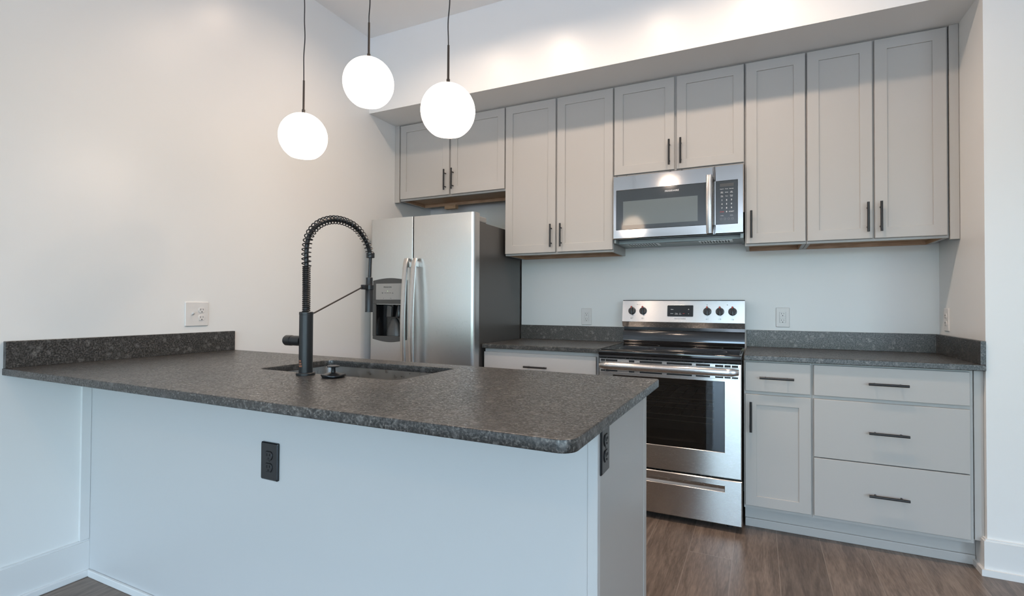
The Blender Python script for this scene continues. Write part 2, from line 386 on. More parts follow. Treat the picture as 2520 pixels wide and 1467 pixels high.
# baseboards with shoe moulding
def baseboard(name, segs):
    bm = BM()
    for x0, x1, y0, y1, nx, ny in segs:   # wall-side rectangle, outward normal
        h = 0.155
        def ext(t_): return (min(x0, x0+nx*t_), max(x1, x1+nx*t_), min(y0, y0+ny*t_), max(y1, y1+ny*t_))
        box(bm, *ext(0.014), 0.0, h-0.008); box(bm, *ext(0.009), h-0.008, h); box(bm, *ext(0.026), 0.0, 0.028, 0.004)
    return struct(name, bm, 'trim')
baseboard('baseboard_left', [(0, 0, YB, -2.3605, 1, 0)])
bm = BM()
for d_, q0, q1 in ((0.014, 0.0, 0.147), (0.009, 0.147, 0.155), (0.026, 0.0, 0.028)):
    box(bm, XR-d_, XE, SOF_Y-d_, SOF_Y-0.0002, q0, q1); box(bm, XR-d_, XR-0.0002, SOF_Y-0.0002, -0.548, q0, q1)
struct('baseboard_right', bm, 'trim')
baseboard('baseboard_rear', [(0.03, WIN_BACK[0], YB, YB, 0, 1), (WIN_BACK[1], XE, YB, YB, 0, 1)])
# toe kick of the right-hand base cabinets with shoe strip
bm = BM(); box(bm, 2.524, 3.472, -0.545, -0.53, 0, 0.135); box(bm, 2.524, 3.470, -0.557, -0.545, 0, 0.043, 0.003); struct('trim_1', bm, 'cab')

# ------------------------------------------------------------------ cabinetry
DF = -0.337     # upper door face
def door_mesh(x0, x1, z0, z1, yf, st=0.056, th=0.019, rec=0.007, cham=0.0018):
    """shaker door facing -y"""
    bm = BM()
    def ring(i, y): return [bm.verts.new((x, y, z)) for x, z in ((x0+i, z0+i), (x1-i, z0+i), (x1-i, z1-i), (x0+i, z1-i))]
    rs = [ring(0, yf+th), ring(0, yf+cham), ring(cham, yf), ring(st-0.0012, yf), ring(st, yf+0.0012), ring(st, yf+rec)]
    for a, b_ in zip(rs, rs[1:]):
        for i in range(4): bm.faces.new((a[i], a[(i+1) % 4], b_[(i+1) % 4], b_[i]))
    bm.faces.new(rs[-1]); bm.faces.new(rs[0][::-1]); return bm
def slab_mesh(x0, x1, z0, z1, yf, th=0.019):
    bm = BM(); box(bm, x0, x1, yf, yf+th, z0, z1, 0.0018, 1); return bm
def pull(parent, c, vertical=True, L=0.155, yf=DF, name='bar_handle'):
    bm = BM(); x, z = c; yb = yf-0.03
    d = Vector((0, 0, 1)) if vertical else Vector((1, 0, 0)); p = Vector((x, yb, z))
    cyl(bm, p-d*L/2, p+d*L/2, 0.006, n=16)
    for s_ in (-1, 1):
        q = p+d*(s_*0.05); cyl(bm, q, (q.x, yf, q.z), 0.0042, n=12)
    return obj(name, bm, 'black', parent, smooth=True)
def wall_cabinet(label, x0, x1, z0, doors, zt=2.5715, fillers=(), fside_dark=False):
    """doors: (x0,x1,handle_x,handle_z)"""
    t_ = thing('wall_cabinet', label, 'cabinet', ((x0+x1)/2, -0.001, z0), 'grey shaker wall cabinets')
    yf = DF+0.019; bm = BM(); s_ = 0.018
    box(bm, x0, x0+s_, yf, -0.001, z0, zt); box(bm, x1-s_, x1, yf, -0.001, z0, zt)
    box(bm, x0+s_, x1-s_, yf, -0.001, zt-s_, zt)
    # face frame
    box(bm, x0+s_, x0+0.04, yf, yf+0.019, z0, zt-s_); box(bm, x1-0.04, x1-s_, yf, yf+0.019, z0, zt-s_)
    box(bm, x0+0.04, x1-0.04, yf, yf+0.019, z0, z0+0.04); box(bm, x0+0.04, x1-0.04, yf, yf+0.019, zt-0.06, zt-s_)
    if len(doors) == 2:
        xm = (doors[0][1]+doors[1][0])/2; box(bm, xm-0.02, xm+0.02, yf, yf+0.019, z0+0.04, zt-0.06)
    obj('cabinet_box', bm, 'cab', t_)
    bm = BM(); e_ = 0.0008
    box(bm, x0+s_+e_, x1-s_-e_, yf+0.02, -0.004, z0+0.022, z0+0.034)
    box(bm, x0+s_+e_, x1-s_-e_, -0.02, -0.004, z0, z0+0.022)
    box(bm, x0+s_+e_, x0+s_+0.003, yf+0.02, -0.02, z0, z0+0.022); box(bm, x1-s_-0.003, x1-s_-e_, yf+0.02, -0.02, z0, z0+0.022)
    obj('cabinet_underside', bm, 'maple', t_, label='bare wood underside')
    for d in doors:
        do = obj('cabinet_door', door_mesh(d[0], d[1], z0+0.012, 2.564, DF), 'cab', t_)
        pull(do, (d[2], d[3]))
    for fx0, fx1, fy, fz0 in fillers:
        bm = BM(); box(bm, fx0, fx1, fy, fy+0.016, fz0, zt, 0.001, 1); obj('filler_strip', bm, 'cab', t_)
    return t_
wc1 = wall_cabinet('short two-door grey wall cabinet above the refrigerator', 0.046, 0.972, 1.976,
             [(0.055, 0.507, 0.479, 2.096), (0.522, 0.970, 0.545, 2.098)], fillers=[(0.001, 0.045, -0.3365, 1.965)])
bm = BM(); box(bm, 0.281, 0.385, -0.05, -0.006, 1.944, 1.975); obj('mounting_block', bm, 'maple', wc1, label='small bare wood block under the cabinet')
wall_cabinet('tall two-door grey wall cabinet between refrigerator cabinet and microwave', 0.975, 1.7515, 1.510,
             [(0.979, 1.356, 1.329, 1.632), (1.368, 1.7485, 1.400, 1.632)])
wall_cabinet('short two-door grey wall cabinet directly above the microwave', 1.7545, 2.517, 1.9835,
             [(1.7575, 2.128, 2.100, 2.098), (2.142, 2.514, 2.167, 2.099)])
wall_cabinet('narrow single-door grey wall cabinet right of the microwave', 2.520, 2.8265, 1.510, [(2.526, 2.8225, 2.553, 1.629)])
wall_cabinet('wide two-door grey wall cabinet in the right corner', 2.829, 3.445, 1.510,
             [(2.832, 3.129, 3.105, 1.632), (3.138, 3.4365, 3.162, 1.632)], fillers=[(3.447, 3.4845, -0.334, 1.501)])

DB = -0.6265; YF = DB+0.019
def base_cabinet(label, x0, x1, drawers, doors, zb=0.115, filler=None):
    t_ = thing('base_cabinet', label, 'cabinet', ((x0+x1)/2, -0.002, 0.0), 'grey base cabinets under the back worktop')
    bm = BM(); s_ = 0.018; zt = 0.8835
    box(bm, x0, x0+s_, YF, -0.002, zb, zt); box(bm, x1-s_, x1, YF, -0.002, zb, zt); box(bm, x0+s_, x1-s_, YF, -0.002, zb, zb+s_)
    box(bm, x0+s_, x1-s_, -0.02, -0.002, zb+s_, zt)
    box(bm, x0+s_, x0+0.034, YF, YF+0.019, zb+s_, zt); box(bm, x1-0.034, x1-s_, YF, YF+0.019, zb+s_, zt)
    for zz in [0.8735]+sorted({d[2] for d in drawers if d[2] > 0.2}): box(bm, x0+0.034, x1-0.034, YF, YF+0.019, zz-0.028, min(zz+0.012, zt))
    box(bm, x0+0.034, x1-0.034, YF, YF+0.019, zb+s_, zb+0.034)
    box(bm, x0+0.01, x1-0.01, -0.528, -0.10, 0, zb)
    obj('cabinet_box', bm, 'cab', t_)
    for a0, a1, z0, z1, hx, hz in drawers:
        dr = obj('drawer_front', slab_mesh(a0, a1, z0, z1, DB), 'cab', t_)
        if hx: pull(dr, (hx, hz), False, yf=DB)
    for a0, a1, z0, z1, hx, hz in doors:
        do = obj('cabinet_door', door_mesh(a0, a1, z0, z1, DB, st=0.053), 'cab', t_); pull(do, (hx, hz), yf=DB)
    if filler:
        bm = BM(); box(bm, filler[0], filler[1], YF-0.002, YF+0.012, filler[2], 0.8835, 0.001, 1); obj('filler_strip', bm, 'cab', t_)
    return t_
base_cabinet('grey base cabinet between refrigerator and range', 0.975, 1.738, [(0.975, 1.727, 0.712, 0.860, 1.347, 0.779)],
             [(0.978, 1.350, 0.133, 0.700, 1.322, 0.594), (1.358, 1.727, 0.133, 0.700, 1.386, 0.594)])
base_cabinet('narrow grey base cabinet with drawer over door right of the range', 2.5205, 2.828,
             [(2.5265, 2.8215, 0.7242, 0.8743, 2.671, 0.7975)], [(2.5265, 2.823, 0.133, 0.7076, 2.553, 0.594)])
base_cabinet('wide grey three-drawer base cabinet by the right wall', 2.829, 3.449,
             [(2.835, 3.435, 0.7242, 0.8743, 3.134, 0.7985), (2.835, 3.435, 0.4222, 0.7076, 3.135, 0.5675), (2.835, 3.435, 0.133, 0.4180, 3.1345, 0.2745)], [],
             filler=(3.452, 3.4855, 0.131))

# ------------------------------------------------------------------ worktops
CT, CB = 0.911, 0.884
t_ = thing('worktop', 'short dark granite worktop between refrigerator and range', 'worktop', (1.36, -0.02, CB), 'granite worktops')
bm = BM(); box(bm, 0.967, 1.753, -0.642, -0.001, CB, CT, 0.0025); obj('slab', bm, 'granite', t_)
bm = BM(); box(bm, 0.958, 1.753, -0.0205, -0.001, CT+0.0003, 1.015, 0.0012); obj('backsplash', bm, 'granite', t_)
t_ = thing('worktop', 'dark granite worktop right of the range running into the corner', 'worktop', (3.0, -0.02, CB), 'granite worktops')
bm = BM(); box(bm, 2.521, 3.4855, -0.645, -0.001, CB, CT, 0.0025); obj('slab', bm, 'granite', t_)
bm = BM(); box(bm, 2.521, 3.4855, -0.0205, -0.001, CT+0.0003, 1.015, 0.0012); obj('backsplash', bm, 'granite', t_)
bm = BM(); box(bm, 3.466, 3.4855, -0.643, -0.0208, CT+0.0003, 1.015, 0.0012); obj('side_splash', bm, 'granite', t_)

# peninsula
PF = -2.36; PX = 2.244; PBK = -1.779
t_ = thing('peninsula', 'pale grey panelled peninsula cabinet carrying the large granite worktop', 'cabinet', (1.1, -2.07, 0))
bm = BM(); box(bm, 0.0015, PX-0.004, PF, PBK+0.0, 0.10, 0.745); box(bm, 0.0015, 0.80, PF, PBK, 0.745, 0.8835)
box(bm, 1.56, PX-0.004, PF, PBK, 0.745, 0.8835); box(bm, 0.80, 1.56, PF, -2.245, 0.745, 0.8835); box(bm, 0.80, 1.56, -1.80, PBK, 0.745, 0.8835)
# make room for the basin: the lower body is only as deep as its walls
bm.free(); bm = BM()
box(bm, 0.0015, PX-0.004, PF, PF+0.018, 0.0, 0.8835)                # front panel
box(bm, PX-0.022, PX-0.004, PF+0.018, PBK-0.02, 0.0, 0.8835)         # end
box(bm, 0.0015, PX-0.022, PF+0.018, PBK-0.02, 0.10, 0.118)           # bottom
box(bm, 0.0015, 0.0195, PF+0.018, PBK-0.02, 0.118, 0.8835)
box(bm, 0.0195, PX-0.022, PBK-0.085, PBK-0.07, 0.0, 0.10)
obj('cabinet_box', bm, 'peninsula', t_)
bm = BM(); box(bm, PX-0.025, PX, PF-0.0035, PF+0.005, 0.0, 0.8835, 0.001, 1); box(bm, PX-0.004, PX, PF+0.005, PF+0.02, 0, 0.8835); obj('corner_strip', bm, 'peninsula', t_)
bm = BM(); box(bm, PX-0.004, PX-0.0005, PF+0.02, -1.822, 0.0, 0.8835); obj('end_panel', bm, 'cab', t_)
bm = BM(); box(bm, PX-0.022, PX+0.001, -1.82, PBK, 0.10, 0.8835, 0.001, 1)
box(bm, 0.0015, 0.04, -1.80, PBK, 0.10, 0.8835); box(bm, 0.04, PX-0.022, -1.80, PBK, 0.845, 0.8835); box(bm, 0.04, PX-0.022, -1.80, PBK, 0.10, 0.13)
for xx in (0.66, 1.62): box(bm, xx-0.02, xx+0.02, -1.80, PBK, 0.13, 0.845)
obj('face_frame', bm, 'cab', t_)
bm = BM(); box(bm, 0.0265, PX, PF-0.012, PF-0.0005, 0.0, 0.029, 0.003); obj('shoe_strip', bm, 'trim', t_)
bm = BM(); box(bm, 0.0003, 0.014, PF-0.036, PF-0.0005, 0.156, 0.8835, 0.001, 1); obj('scribe_strip', bm, 'trim', t_)
def flip_door(x0, x1, z0, z1):
    bm = door_mesh(x0, x1, z0, z1, 0.0)
    for v in bm.verts: v.co.y = PBK+0.019-v.co.y
    return bm
for a0, a1 in ((0.03, 0.34), (0.35, 0.65), (0.67, 1.13), (1.14, 1.61), (1.63, 2.235)):
    d_ = obj('cabinet_door', flip_door(a0, a1, 0.12, 0.87), 'cab', t_)
    bm = BM(); xh = a1-0.03; cyl(bm, (xh, PBK+0.05, 0.68), (xh, PBK+0.05, 0.83), 0.006); cyl(bm, (xh, PBK+0.02, 0.70), (xh, PBK+0.05, 0.70), 0.004); cyl(bm, (xh, PBK+0.02, 0.81), (xh, PBK+0.05, 0.81), 0.004)
    obj('bar_handle', bm, 'black', d_, True)

# peninsula worktop with sink cut-out
SX0, SX1, SY0, SY1 = 0.846, 1.517, -2.204, -1.835
t_ = thing('worktop', 'large dark granite worktop of the peninsula with a sink cut-out', 'worktop', (1.1, -2.2, CB), 'granite worktops')
r_ = 0.035
outl = [(0.001, -2.648)]
for i in range(9):
    an = math.radians(-90+90*i/8); outl.append((2.284-r_+r_*math.cos(an), -2.662+r_+r_*math.sin(an)))
for i in range(5):
    an = math.radians(90*i/4); outl.append((2.284-0.012+0.012*math.cos(an), -1.757-0.012+0.012*math.sin(an)))
outl.append((0.001, -1.700))
curve_slab('slab', outl, [rrect(SX0, SX1, SY0, SY1, 0.035)], CB, CT, 'granite', t_, 0.003)
bm = BM(); box(bm, 0.001, 0.020, -2.646, -1.702, CT+0.0003, 1.0135, 0.0012); obj('backsplash', bm, 'granite', t_)

# sink basin
t_ = thing('sink', 'stainless steel undermount sink sunk into the peninsula worktop', 'sink', ((SX0+SX1)/2, (SY0+SY1)/2, 0.68))
bm = BM(); o_ = 0.004
lv = [(o_+0.015, 0.8838, 0.045), (o_, 0.8838, 0.04), (o_, 0.872, 0.04), (0.0, 0.71, 0.05), (-0.02, 0.69, 0.05), (-0.06, 0.686, 0.04)]
rs = [[bm.verts.new((p[0], p[1], z_)) for p in rrect(SX0-e_, SX1+e_, SY0-e_, SY1+e_, r2)] for e_, z_, r2 in lv]
for a, b_ in zip(rs, rs[1:]):
    for i in range(len(a)): bm.faces.new((a[i], a[(i+1) % len(a)], b_[(i+1) % len(a)], b_[i]))
bm.faces.new(rs[-1]); obj('basin', bm, 'steel_sink', t_, True)
bm = BM(); lathe_closed(bm, (1.18, -1.98, 0.6865), [(0.055, 0), (0.055, 0.003), (0.042, 0.003), (0.04, 0.001)]); obj('drain', bm, 'steel_bright', t_, True)

# ------------------------------------------------------------------ faucet
FX, FY = 1.148, -2.245
t_ = thing('faucet', 'matte black spring-neck kitchen faucet standing beside the sink', 'faucet', (FX, FY, CT))
bm = BM(); lathe_closed(bm, (FX, FY, CT), [(0.0325, 0.0003), (0.0325, 0.007), (0.031, 0.009), (0.024, 0.009)]); obj('base_ring', bm, 'faucet', t_, True)
bm = BM(); lathe_closed(bm, (FX, FY, CT), [(0.0232, 0.009), (0.0232, 0.212), (0.0240, 0.213), (0.0240, 0.221), (0.022, 0.223), (0.012, 0.223)]); body = obj('body', bm, 'faucet', t_, True)
bm = BM()
for q in range(3): box(bm, FX-0.003-0.006, FX-0.003+0.006-q*0.002, FY-0.0240, FY-0.0215, CT+0.030+q*0.009, CT+0.036+q*0.009)
for v in bm.verts: v.co = Matrix.Translation((FX, FY, 0)) @ Matrix.Rotation(math.radians(10), 4, 'Z') @ Matrix.Translation((-FX, -FY, 0)) @ v.co
obj('emblem', bm, 'copper', body, label='small copper coloured emblem')
bm = BM(); lathe_closed(bm, (FX, FY, 1.030), [(0.018, -0.020), (0.018, -0.064), (0.0165, -0.0655), (0.0165, -0.0672), (0.0188, -0.0685), (0.0188, -0.096), (0.0165, -0.100), (0.010, -0.101)], axis='x'); obj('lever_knob', bm, 'faucet', t_, True)
# neck path (y,z) in the plane x=FX
neck = [(-2.2455, 1.128), (-2.2455, 1.20), (-2.2465, 1.295), (-2.2475, 1.346), (-2.241, 1.39), (-2.226, 1.42), (-2.197, 1.449), (-2.155, 1.471), (-2.104, 1.482), (-2.051, 1.480), (-1.998, 1.464), (-1.954, 1.430), (-1.932, 1.400), (-1.917, 1.365)]
def catmull(P, n=24):
    P = [Vector((0, a, b_)) for a, b_ in P]; P = [2*P[0]-P[1]]+P+[2*P[-1]-P[-2]]; out_ = []
    for i in range(1, len(P)-2):
        p0, p1, p2, p3 = P[i-1:i+3]
        for k_ in range(n):
            t__ = k_/n
            out_.append(0.5*((2*p1)+(p2-p0)*t__+(2*p0-5*p1+4*p2-p3)*t__**2+(3*p1-p0-3*p2+p3)*t__**3))
    out_.append(P[-2]); return out_
path = [Vector((FX, p.y, p.z)) for p in catmull(neck)]
bm = BM(); tube(bm, path[::3]+[path[-1]], 0.0078, 12); obj('hose', bm, 'faucet', t_, True)
# resample by length
L = [0.0]
for a, b_ in zip(path, path[1:]): L.append(L[-1]+(b_-a).length)
def at(s_):
    s_ = max(0, min(s_, L[-1]-1e-6))
    lo = max(i for i in range(len(L)-1) if L[i] <= s_); f_ = (s_-L[lo])/(L[lo+1]-L[lo]); p = path[lo].lerp(path[lo+1], f_)
    return p, (path[lo+1]-path[lo]).normalized()
def helix(s0, s1, pitch, r_, wire, per=14, n=6):
    turns = (s1-s0)/pitch; pts = []
    N_ = int(turns*per)
    for i in range(N_+1):
        s_ = s0+(s1-s0)*i/N_; p, d = at(s_); n1_ = Vector((1, 0, 0)); n2_ = d.cross(n1_); an = 2*PI*i/per
        pts.append(p+(n1_*math.cos(an)+n2_*math.sin(an))*r_)
    bm = BM(); tube(bm, pts, wire, n); return bm
obj('tight_spring', helix(0.004, 0.167, 0.0068, 0.0115, 0.0029), 'faucet', t_, True)
obj('open_spring', helix(0.167, L[-1]-0.004, 0.0162, 0.0150, 0.0021, per=18), 'faucet', t_, True)
ex, ey, ez = FX, path[-1].y, path[-1].z
bm = BM(); lathe_closed(bm, (ex, ey+0.001, 1.3745), [(0.0150, 0), (0.0168, -0.001), (0.0168, -0.020), (0.015, -0.021)]); obj('collar', bm, 'faucet', t_, True)
bm = BM(); cyl(bm, (ex, ey+0.001, 1.355), (ex, ey-0.003, 1.268), 0.0066); obj('hose_end', bm, 'faucet', t_, True)
bm = BM(); lathe_closed(bm, (ex, ey-0.004, 1.272), [(0.0125, 0), (0.0135, -0.001), (0.0140, -0.040), (0.0160, -0.043), (0.0160, -0.142), (0.014, -0.1425)]); sh = obj('spray_head', bm, 'faucet', t_, True)
bm = BM(); a = Vector((FX, FY+0.024, 1.1285)); b_ = Vector((FX, -1.961, 1.231))
tube(bm, [a, a+Vector((0, 0.012, 0.001)), b_, b_+Vector((0, 0.012, 0.0005))], 0.0030, 8); arm = obj('docking_arm', bm, 'bronze', t_, True)
bm = BM(); box(bm, FX-0.009, FX+0.009, -1.962, ey-0.019, 1.222, 1.241, 0.002); lathe_closed(bm, (ex, ey-0.004, 1.222), [(0.0165, 0), (0.019, 0.001), (0.019, 0.018), (0.0165, 0.019)]); obj('dock_clip', bm, 'faucet', arm, True)
# stopper
t_ = thing('sink_stopper', 'black rubber sink stopper with a round knob on the worktop', 'sink stopper', (1.277, -2.243, CT))
bm = BM(); c = (1.277, -2.243, CT+0.0003)
lathe_closed(bm, c, [(0.034, 0), (0.037, 0.001), (0.041, 0.008), (0.0405, 0.0105), (0.036, 0.0115), (0.022, 0.0135), (0.012, 0.017)], 40)
for v in bm.verts:
    dx, dy = v.co.x-c[0], v.co.y-c[1]; rr_ = math.hypot(dx, dy); a_ = math.atan2(dy, dx)
    if v.co.z > CT+0.004 and rr_ > 0.03: v.co.z += 0.0022*math.sin(3*a_+0.6)-0.0008
obj('rubber_flange', bm, 'bplastic', t_, True)
bm = BM(); lathe_closed(bm, c, [(0.0078, 0.014), (0.0068, 0.030), (0.008, 0.0335)], 24); obj('neck', bm, 'bplastic', t_, True)
bm = BM(); lathe_closed(bm, c, [(0.010, 0.0332), (0.0205, 0.035), (0.0212, 0.037), (0.0205, 0.039), (0.016, 0.040)], 32); obj('knob', bm, 'bplastic', t_, True)

# ------------------------------------------------------------------ pendants
def pendant(x, y, z, label, seed):
    rnd = random.Random(seed); r_ = 0.1022
    t_ = thing('pendant_lamp', label, 'pendant lamp', (x, y, z), 'globe pendant lamps over the peninsula')
    bm = BM(); prof = []
    a0 = math.acos(-0.0855/r_)
    for i in range(29):
        a_ = 0.07+(a0-0.07)*i/28; prof.append((r_*math.sin(a_), r_*math.cos(a_)))
    prof.append((prof[-1][0]-0.004, prof[-1][1]+0.0005))
    for i in range(28, -1, -1):
        a_ = 0.07+(a0-0.07)*i/28; prof.append(((r_-0.004)*math.sin(a_), (r_-0.004)*math.cos(a_)))
    lathe(bm, (x, y, z), prof, 48); obj('globe_shade', bm, 'globe', t_, True, label='lit white opal globe open at the bottom')
    bm = BM(); lathe_closed(bm, (x, y, z), [(0.0135, r_-0.004), (0.0135, r_+0.001), (0.0068, r_+0.002), (0.0068, r_+0.018), (0.0045, r_+0.0185)], 20); obj('shade_cap', bm, 'bronze', t_, True)
    bm = BM(); cyl(bm, (x, y, z+r_+0.0185), (x, y, z+0.250), 0.0045, 0.0042, 14); obj('stem', bm, 'bronze', t_, True)
    pts = []; zz = z+0.249; ph = rnd.uniform(0, 6)
    while zz < CEIL-0.02:
        k_ = min(1.0, (zz-z-0.249)/0.05); s_ = 0.0035*k_*(math.sin(zz*19+ph)+0.6*math.sin(zz*43+ph*2))
        pts.append((x+s_, y-s_*0.3, zz)); zz += 0.012
    pts.append((x, y, CEIL-0.018)); bm = BM(); tube(bm, pts, 0.0023, 8); obj('cord', bm, 'cord', t_, True)
    bm = BM(); lathe_closed(bm, (x, y, CEIL-0.0003), [(0.055, 0), (0.055, -0.018), (0.05, -0.022), (0.01, -0.023)], 32); obj('ceiling_rose', bm, 'bronze', t_, True)
pendant(0.7828, -1.94, 1.8990, 'white globe pendant hanging lowest on the left of the three', 1)
pendant(1.1505, -1.94, 2.0694, 'white globe pendant hanging highest in the middle of the three', 2)
pendant(1.5374, -1.94, 1.8915, 'white globe pendant hanging on the right in front of the cabinets', 3)

# recessed ceiling lamps, soffit row and added room fill
for i, (x, y, p, shielded) in enumerate(LAMPS):
    t_ = thing('recessed_or_fill_lamp', 'round unseen ceiling lamp, inferred by the soffit or added as room fill', 'ceiling lamp', (x, y, CEIL), 'recessed ceiling lamps')
    bm = BM(); rg = lathe(bm, (x, y, CEIL-0.0002), [(0.066, 0), (0.088, 0), (0.088, -0.004), (0.066, -0.006), (0.066, 0)], 32); obj('trim_ring', bm, 'trim', t_, True)
    bm = BM(); lathe_closed(bm, (x, y, CEIL), [(0.064, -0.0005), (0.064, -0.003)], 32); obj('lens', bm, 'lamp', t_)
    l = bpy.data.lights.new('lamp_light', 'AREA'); l.shape = 'DISK'; l.size = 0.12
    if shielded: l.spread = math.radians(146)
    l.energy = p; l.color = WARM
    lo_ = bpy.data.objects.new('lamp_light', l); COL.objects.link(lo_); lo_.parent = t_; lo_.location = (0, 0, -0.0065)

# ------------------------------------------------------------------ fridge
GX0, GX1, GY = 0.105, 0.957, -0.732
t_ = thing('refrigerator', 'stainless side-by-side refrigerator with a dispenser in its left door', 'refrigerator', (0.53, -0.38, 0))
bm = BM(); box(bm, GX0+0.006, GX1-0.002, -0.655, -0.03, 0.03, 1.705, 0.004); box(bm, GX0+0.03, GX1-0.03, -0.60, -0.06, 0.0, 0.03)
obj('cabinet_body', bm, 'fside', t_, label='dark grey side and top')
def fr_edges(e_):
    return vert_edge(e_) and e_.verts[0].co.y < -0.70
def fridge_door(x0, x1, zt, zb, Ra=0.022, Rb=0.022):
    # rounded front vertical edge, gently bowed front
    fine = []
    for i in range(7): a_ = math.radians(180+90*i/6); fine.append((x0+Ra+Ra*math.cos(a_), GY+Ra+Ra*math.sin(a_)))
    for i in range(7): a_ = math.radians(270+90*i/6); fine.append((x1-Rb+Rb*math.cos(a_), GY+Rb+Rb*math.sin(a_)))
    pts = fine+[(x1, -0.664), (x0, -0.664)]
    bm = BM(); prism(bm, pts, zb, zt, 'z'); return bm
# left door with dispenser opening: build as pieces around the recess
DX0, DX1, DZ0, DZ1 = 0.140, 0.432, 0.905, 1.345     # bezel outline
ld = obj('freezer_door', fridge_door(GX0, 0.4755, 1.762, 0.09, 0.022, 0.005), 'steel_v', t_, True, label='narrow left stainless door')
# the recess is cut with a boolean
bmc = BM(); prism(bmc, rrect(DX0+0.026, DX1-0.026, 0.942, 1.163, 0.004, 3), GY-0.02, GY+0.058, 'y')
off = Vector(root_loc(t_))
for v in bmc.verts: v.co -= off
mc = bpy.data.meshes.new('cut'); bmesh.ops.recalc_face_normals(bmc, faces=bmc.faces); bmc.to_mesh(mc); bmc.free(); co = bpy.data.objects.new('cut', mc); COL.objects.link(co); co.location = off
md = ld.modifiers.new('b', 'BOOLEAN'); md.object = co; md.operation = 'DIFFERENCE'; md.solver = 'EXACT'
bpy.context.view_layer.update()
me2 = bpy.data.meshes.new_from_object(ld.evaluated_get(bpy.context.evaluated_depsgraph_get()))
ld.modifiers.clear(); ld.data = me2; bpy.data.objects.remove(co)
rd = obj('refrigerator_door', fridge_door(0.4835, GX1, 1.760, 0.09, 0.005, 0.026), 'steel_v', t_, True, label='wide right stainless door')
bm = BM(); box(bm, 0.4725, 0.4865, -0.70, -0.664, 0.09, 1.750); obj('door_gasket', bm, 'dgrey', t_)
bm = BM(); box(bm, GX0+0.01, GX1-0.005, -0.664, -0.655, 0.09, 1.70); obj('gasket_frame', bm, 'dgrey', t_)
bm = BM(); box(bm, GX0+0.01, GX1-0.01, -0.70, -0.655, 0.015, 0.085, 0.004); obj('kick_grille', bm, 'dgrey', t_)
for hx0, hx1 in ((0.115, 0.185), (0.895, 0.953)):
    bm = BM(); box(bm, hx0, hx1, -0.672, -0.56, 1.7052, 1.745, 0.008); obj('hinge_cover', bm, 'mgrey', t_)
# handles: bowed flat bars
def fridge_handle(parent, xc):
    bm = BM(); z0, z1 = 0.56, 1.475; n = 30; rings = []
    for i in range(n+1):
        u_ = i/n; z_ = z0+(z1-z0)*u_; bow = 0.030*math.sin(PI*u_)
        yo = GY-0.040-bow
        if u_ > 0.96: yo += (u_-0.96)/0.04*0.012
        if u_ < 0.04: yo += (0.04-u_)/0.04*0.012
        w = 0.0165
        prof = [(-w, 0.010), (-w, -0.002), (-w*0.7, -0.008), (0, -0.010), (w*0.7, -0.008), (w, -0.002), (w, 0.010)]
        rings.append([bm.verts.new((xc+a_, yo+b__, z_)) for a_, b__ in prof])
    k_ = len(rings[0])
    for a_, b__ in zip(rings, rings[1:]):
        for j in range(k_): bm.faces.new((a_[j], a_[(j+1) % k_], b__[(j+1) % k_], b__[j]))
    bm.faces.new(rings[0][::-1]); bm.faces.new(rings[-1])
    for zz in (0.60, 1.435): box(bm, xc-0.012, xc+0.012, GY-0.040, GY+0.001, zz-0.02, zz+0.02, 0.003)
    obj('door_handle', bm, 'steel', parent, True, label='bowed stainless handle')
fridge_handle(ld, 0.4475); fridge_handle(rd, 0.5165)
# dispenser
disp = None
bm = BM()
# bezel outline with arched top and bottom
arc_t = [(DX1-(DX1-DX0)*i/12, 1.330+0.016*math.sin(PI*i/12)) for i in range(13)]
arc_b = [(DX0+(DX1-DX0)*i/12, 0.922-0.020*math.sin(PI*i/12)) for i in range(13)]
outer = arc_t+arc_b
# upper part solid, lower part with opening: build as three prisms
zsplit = 1.166
up = [p for p in arc_t]+[(DX0, zsplit), (DX1, zsplit)]
prism(bm, up, GY-0.007, GY+0.004, 'y', cham=0.002)
lowp = arc_b+[(DX1, 0.943), (DX0, 0.943)]
prism(bm, lowp, GY-0.007, GY+0.004, 'y', cham=0.002)
box(bm, DX0, DX0+0.028, GY-0.007, GY+0.004, 0.943, zsplit); box(bm, DX1-0.028, DX1, GY-0.007, GY+0.004, 0.943, zsplit)
disp = obj('dispenser', bm, 'dgrey', t_, label='dark grey water and ice dispenser')
bm = BM(); prism(bm, [(DX0+0.030, 1.196), (DX1-0.030, 1.196), (DX1-0.030, 1.308), (DX0+0.030, 1.308)], GY-0.0085, GY-0.0068, 'y'); cp = obj('control_panel', bm, 'mgrey', disp)
bm = BM(); box(bm, DX0, DX1, GY-0.0075, GY-0.0068, 1.1935, 1.1945); obj('panel_groove', bm, 'bslot', disp)
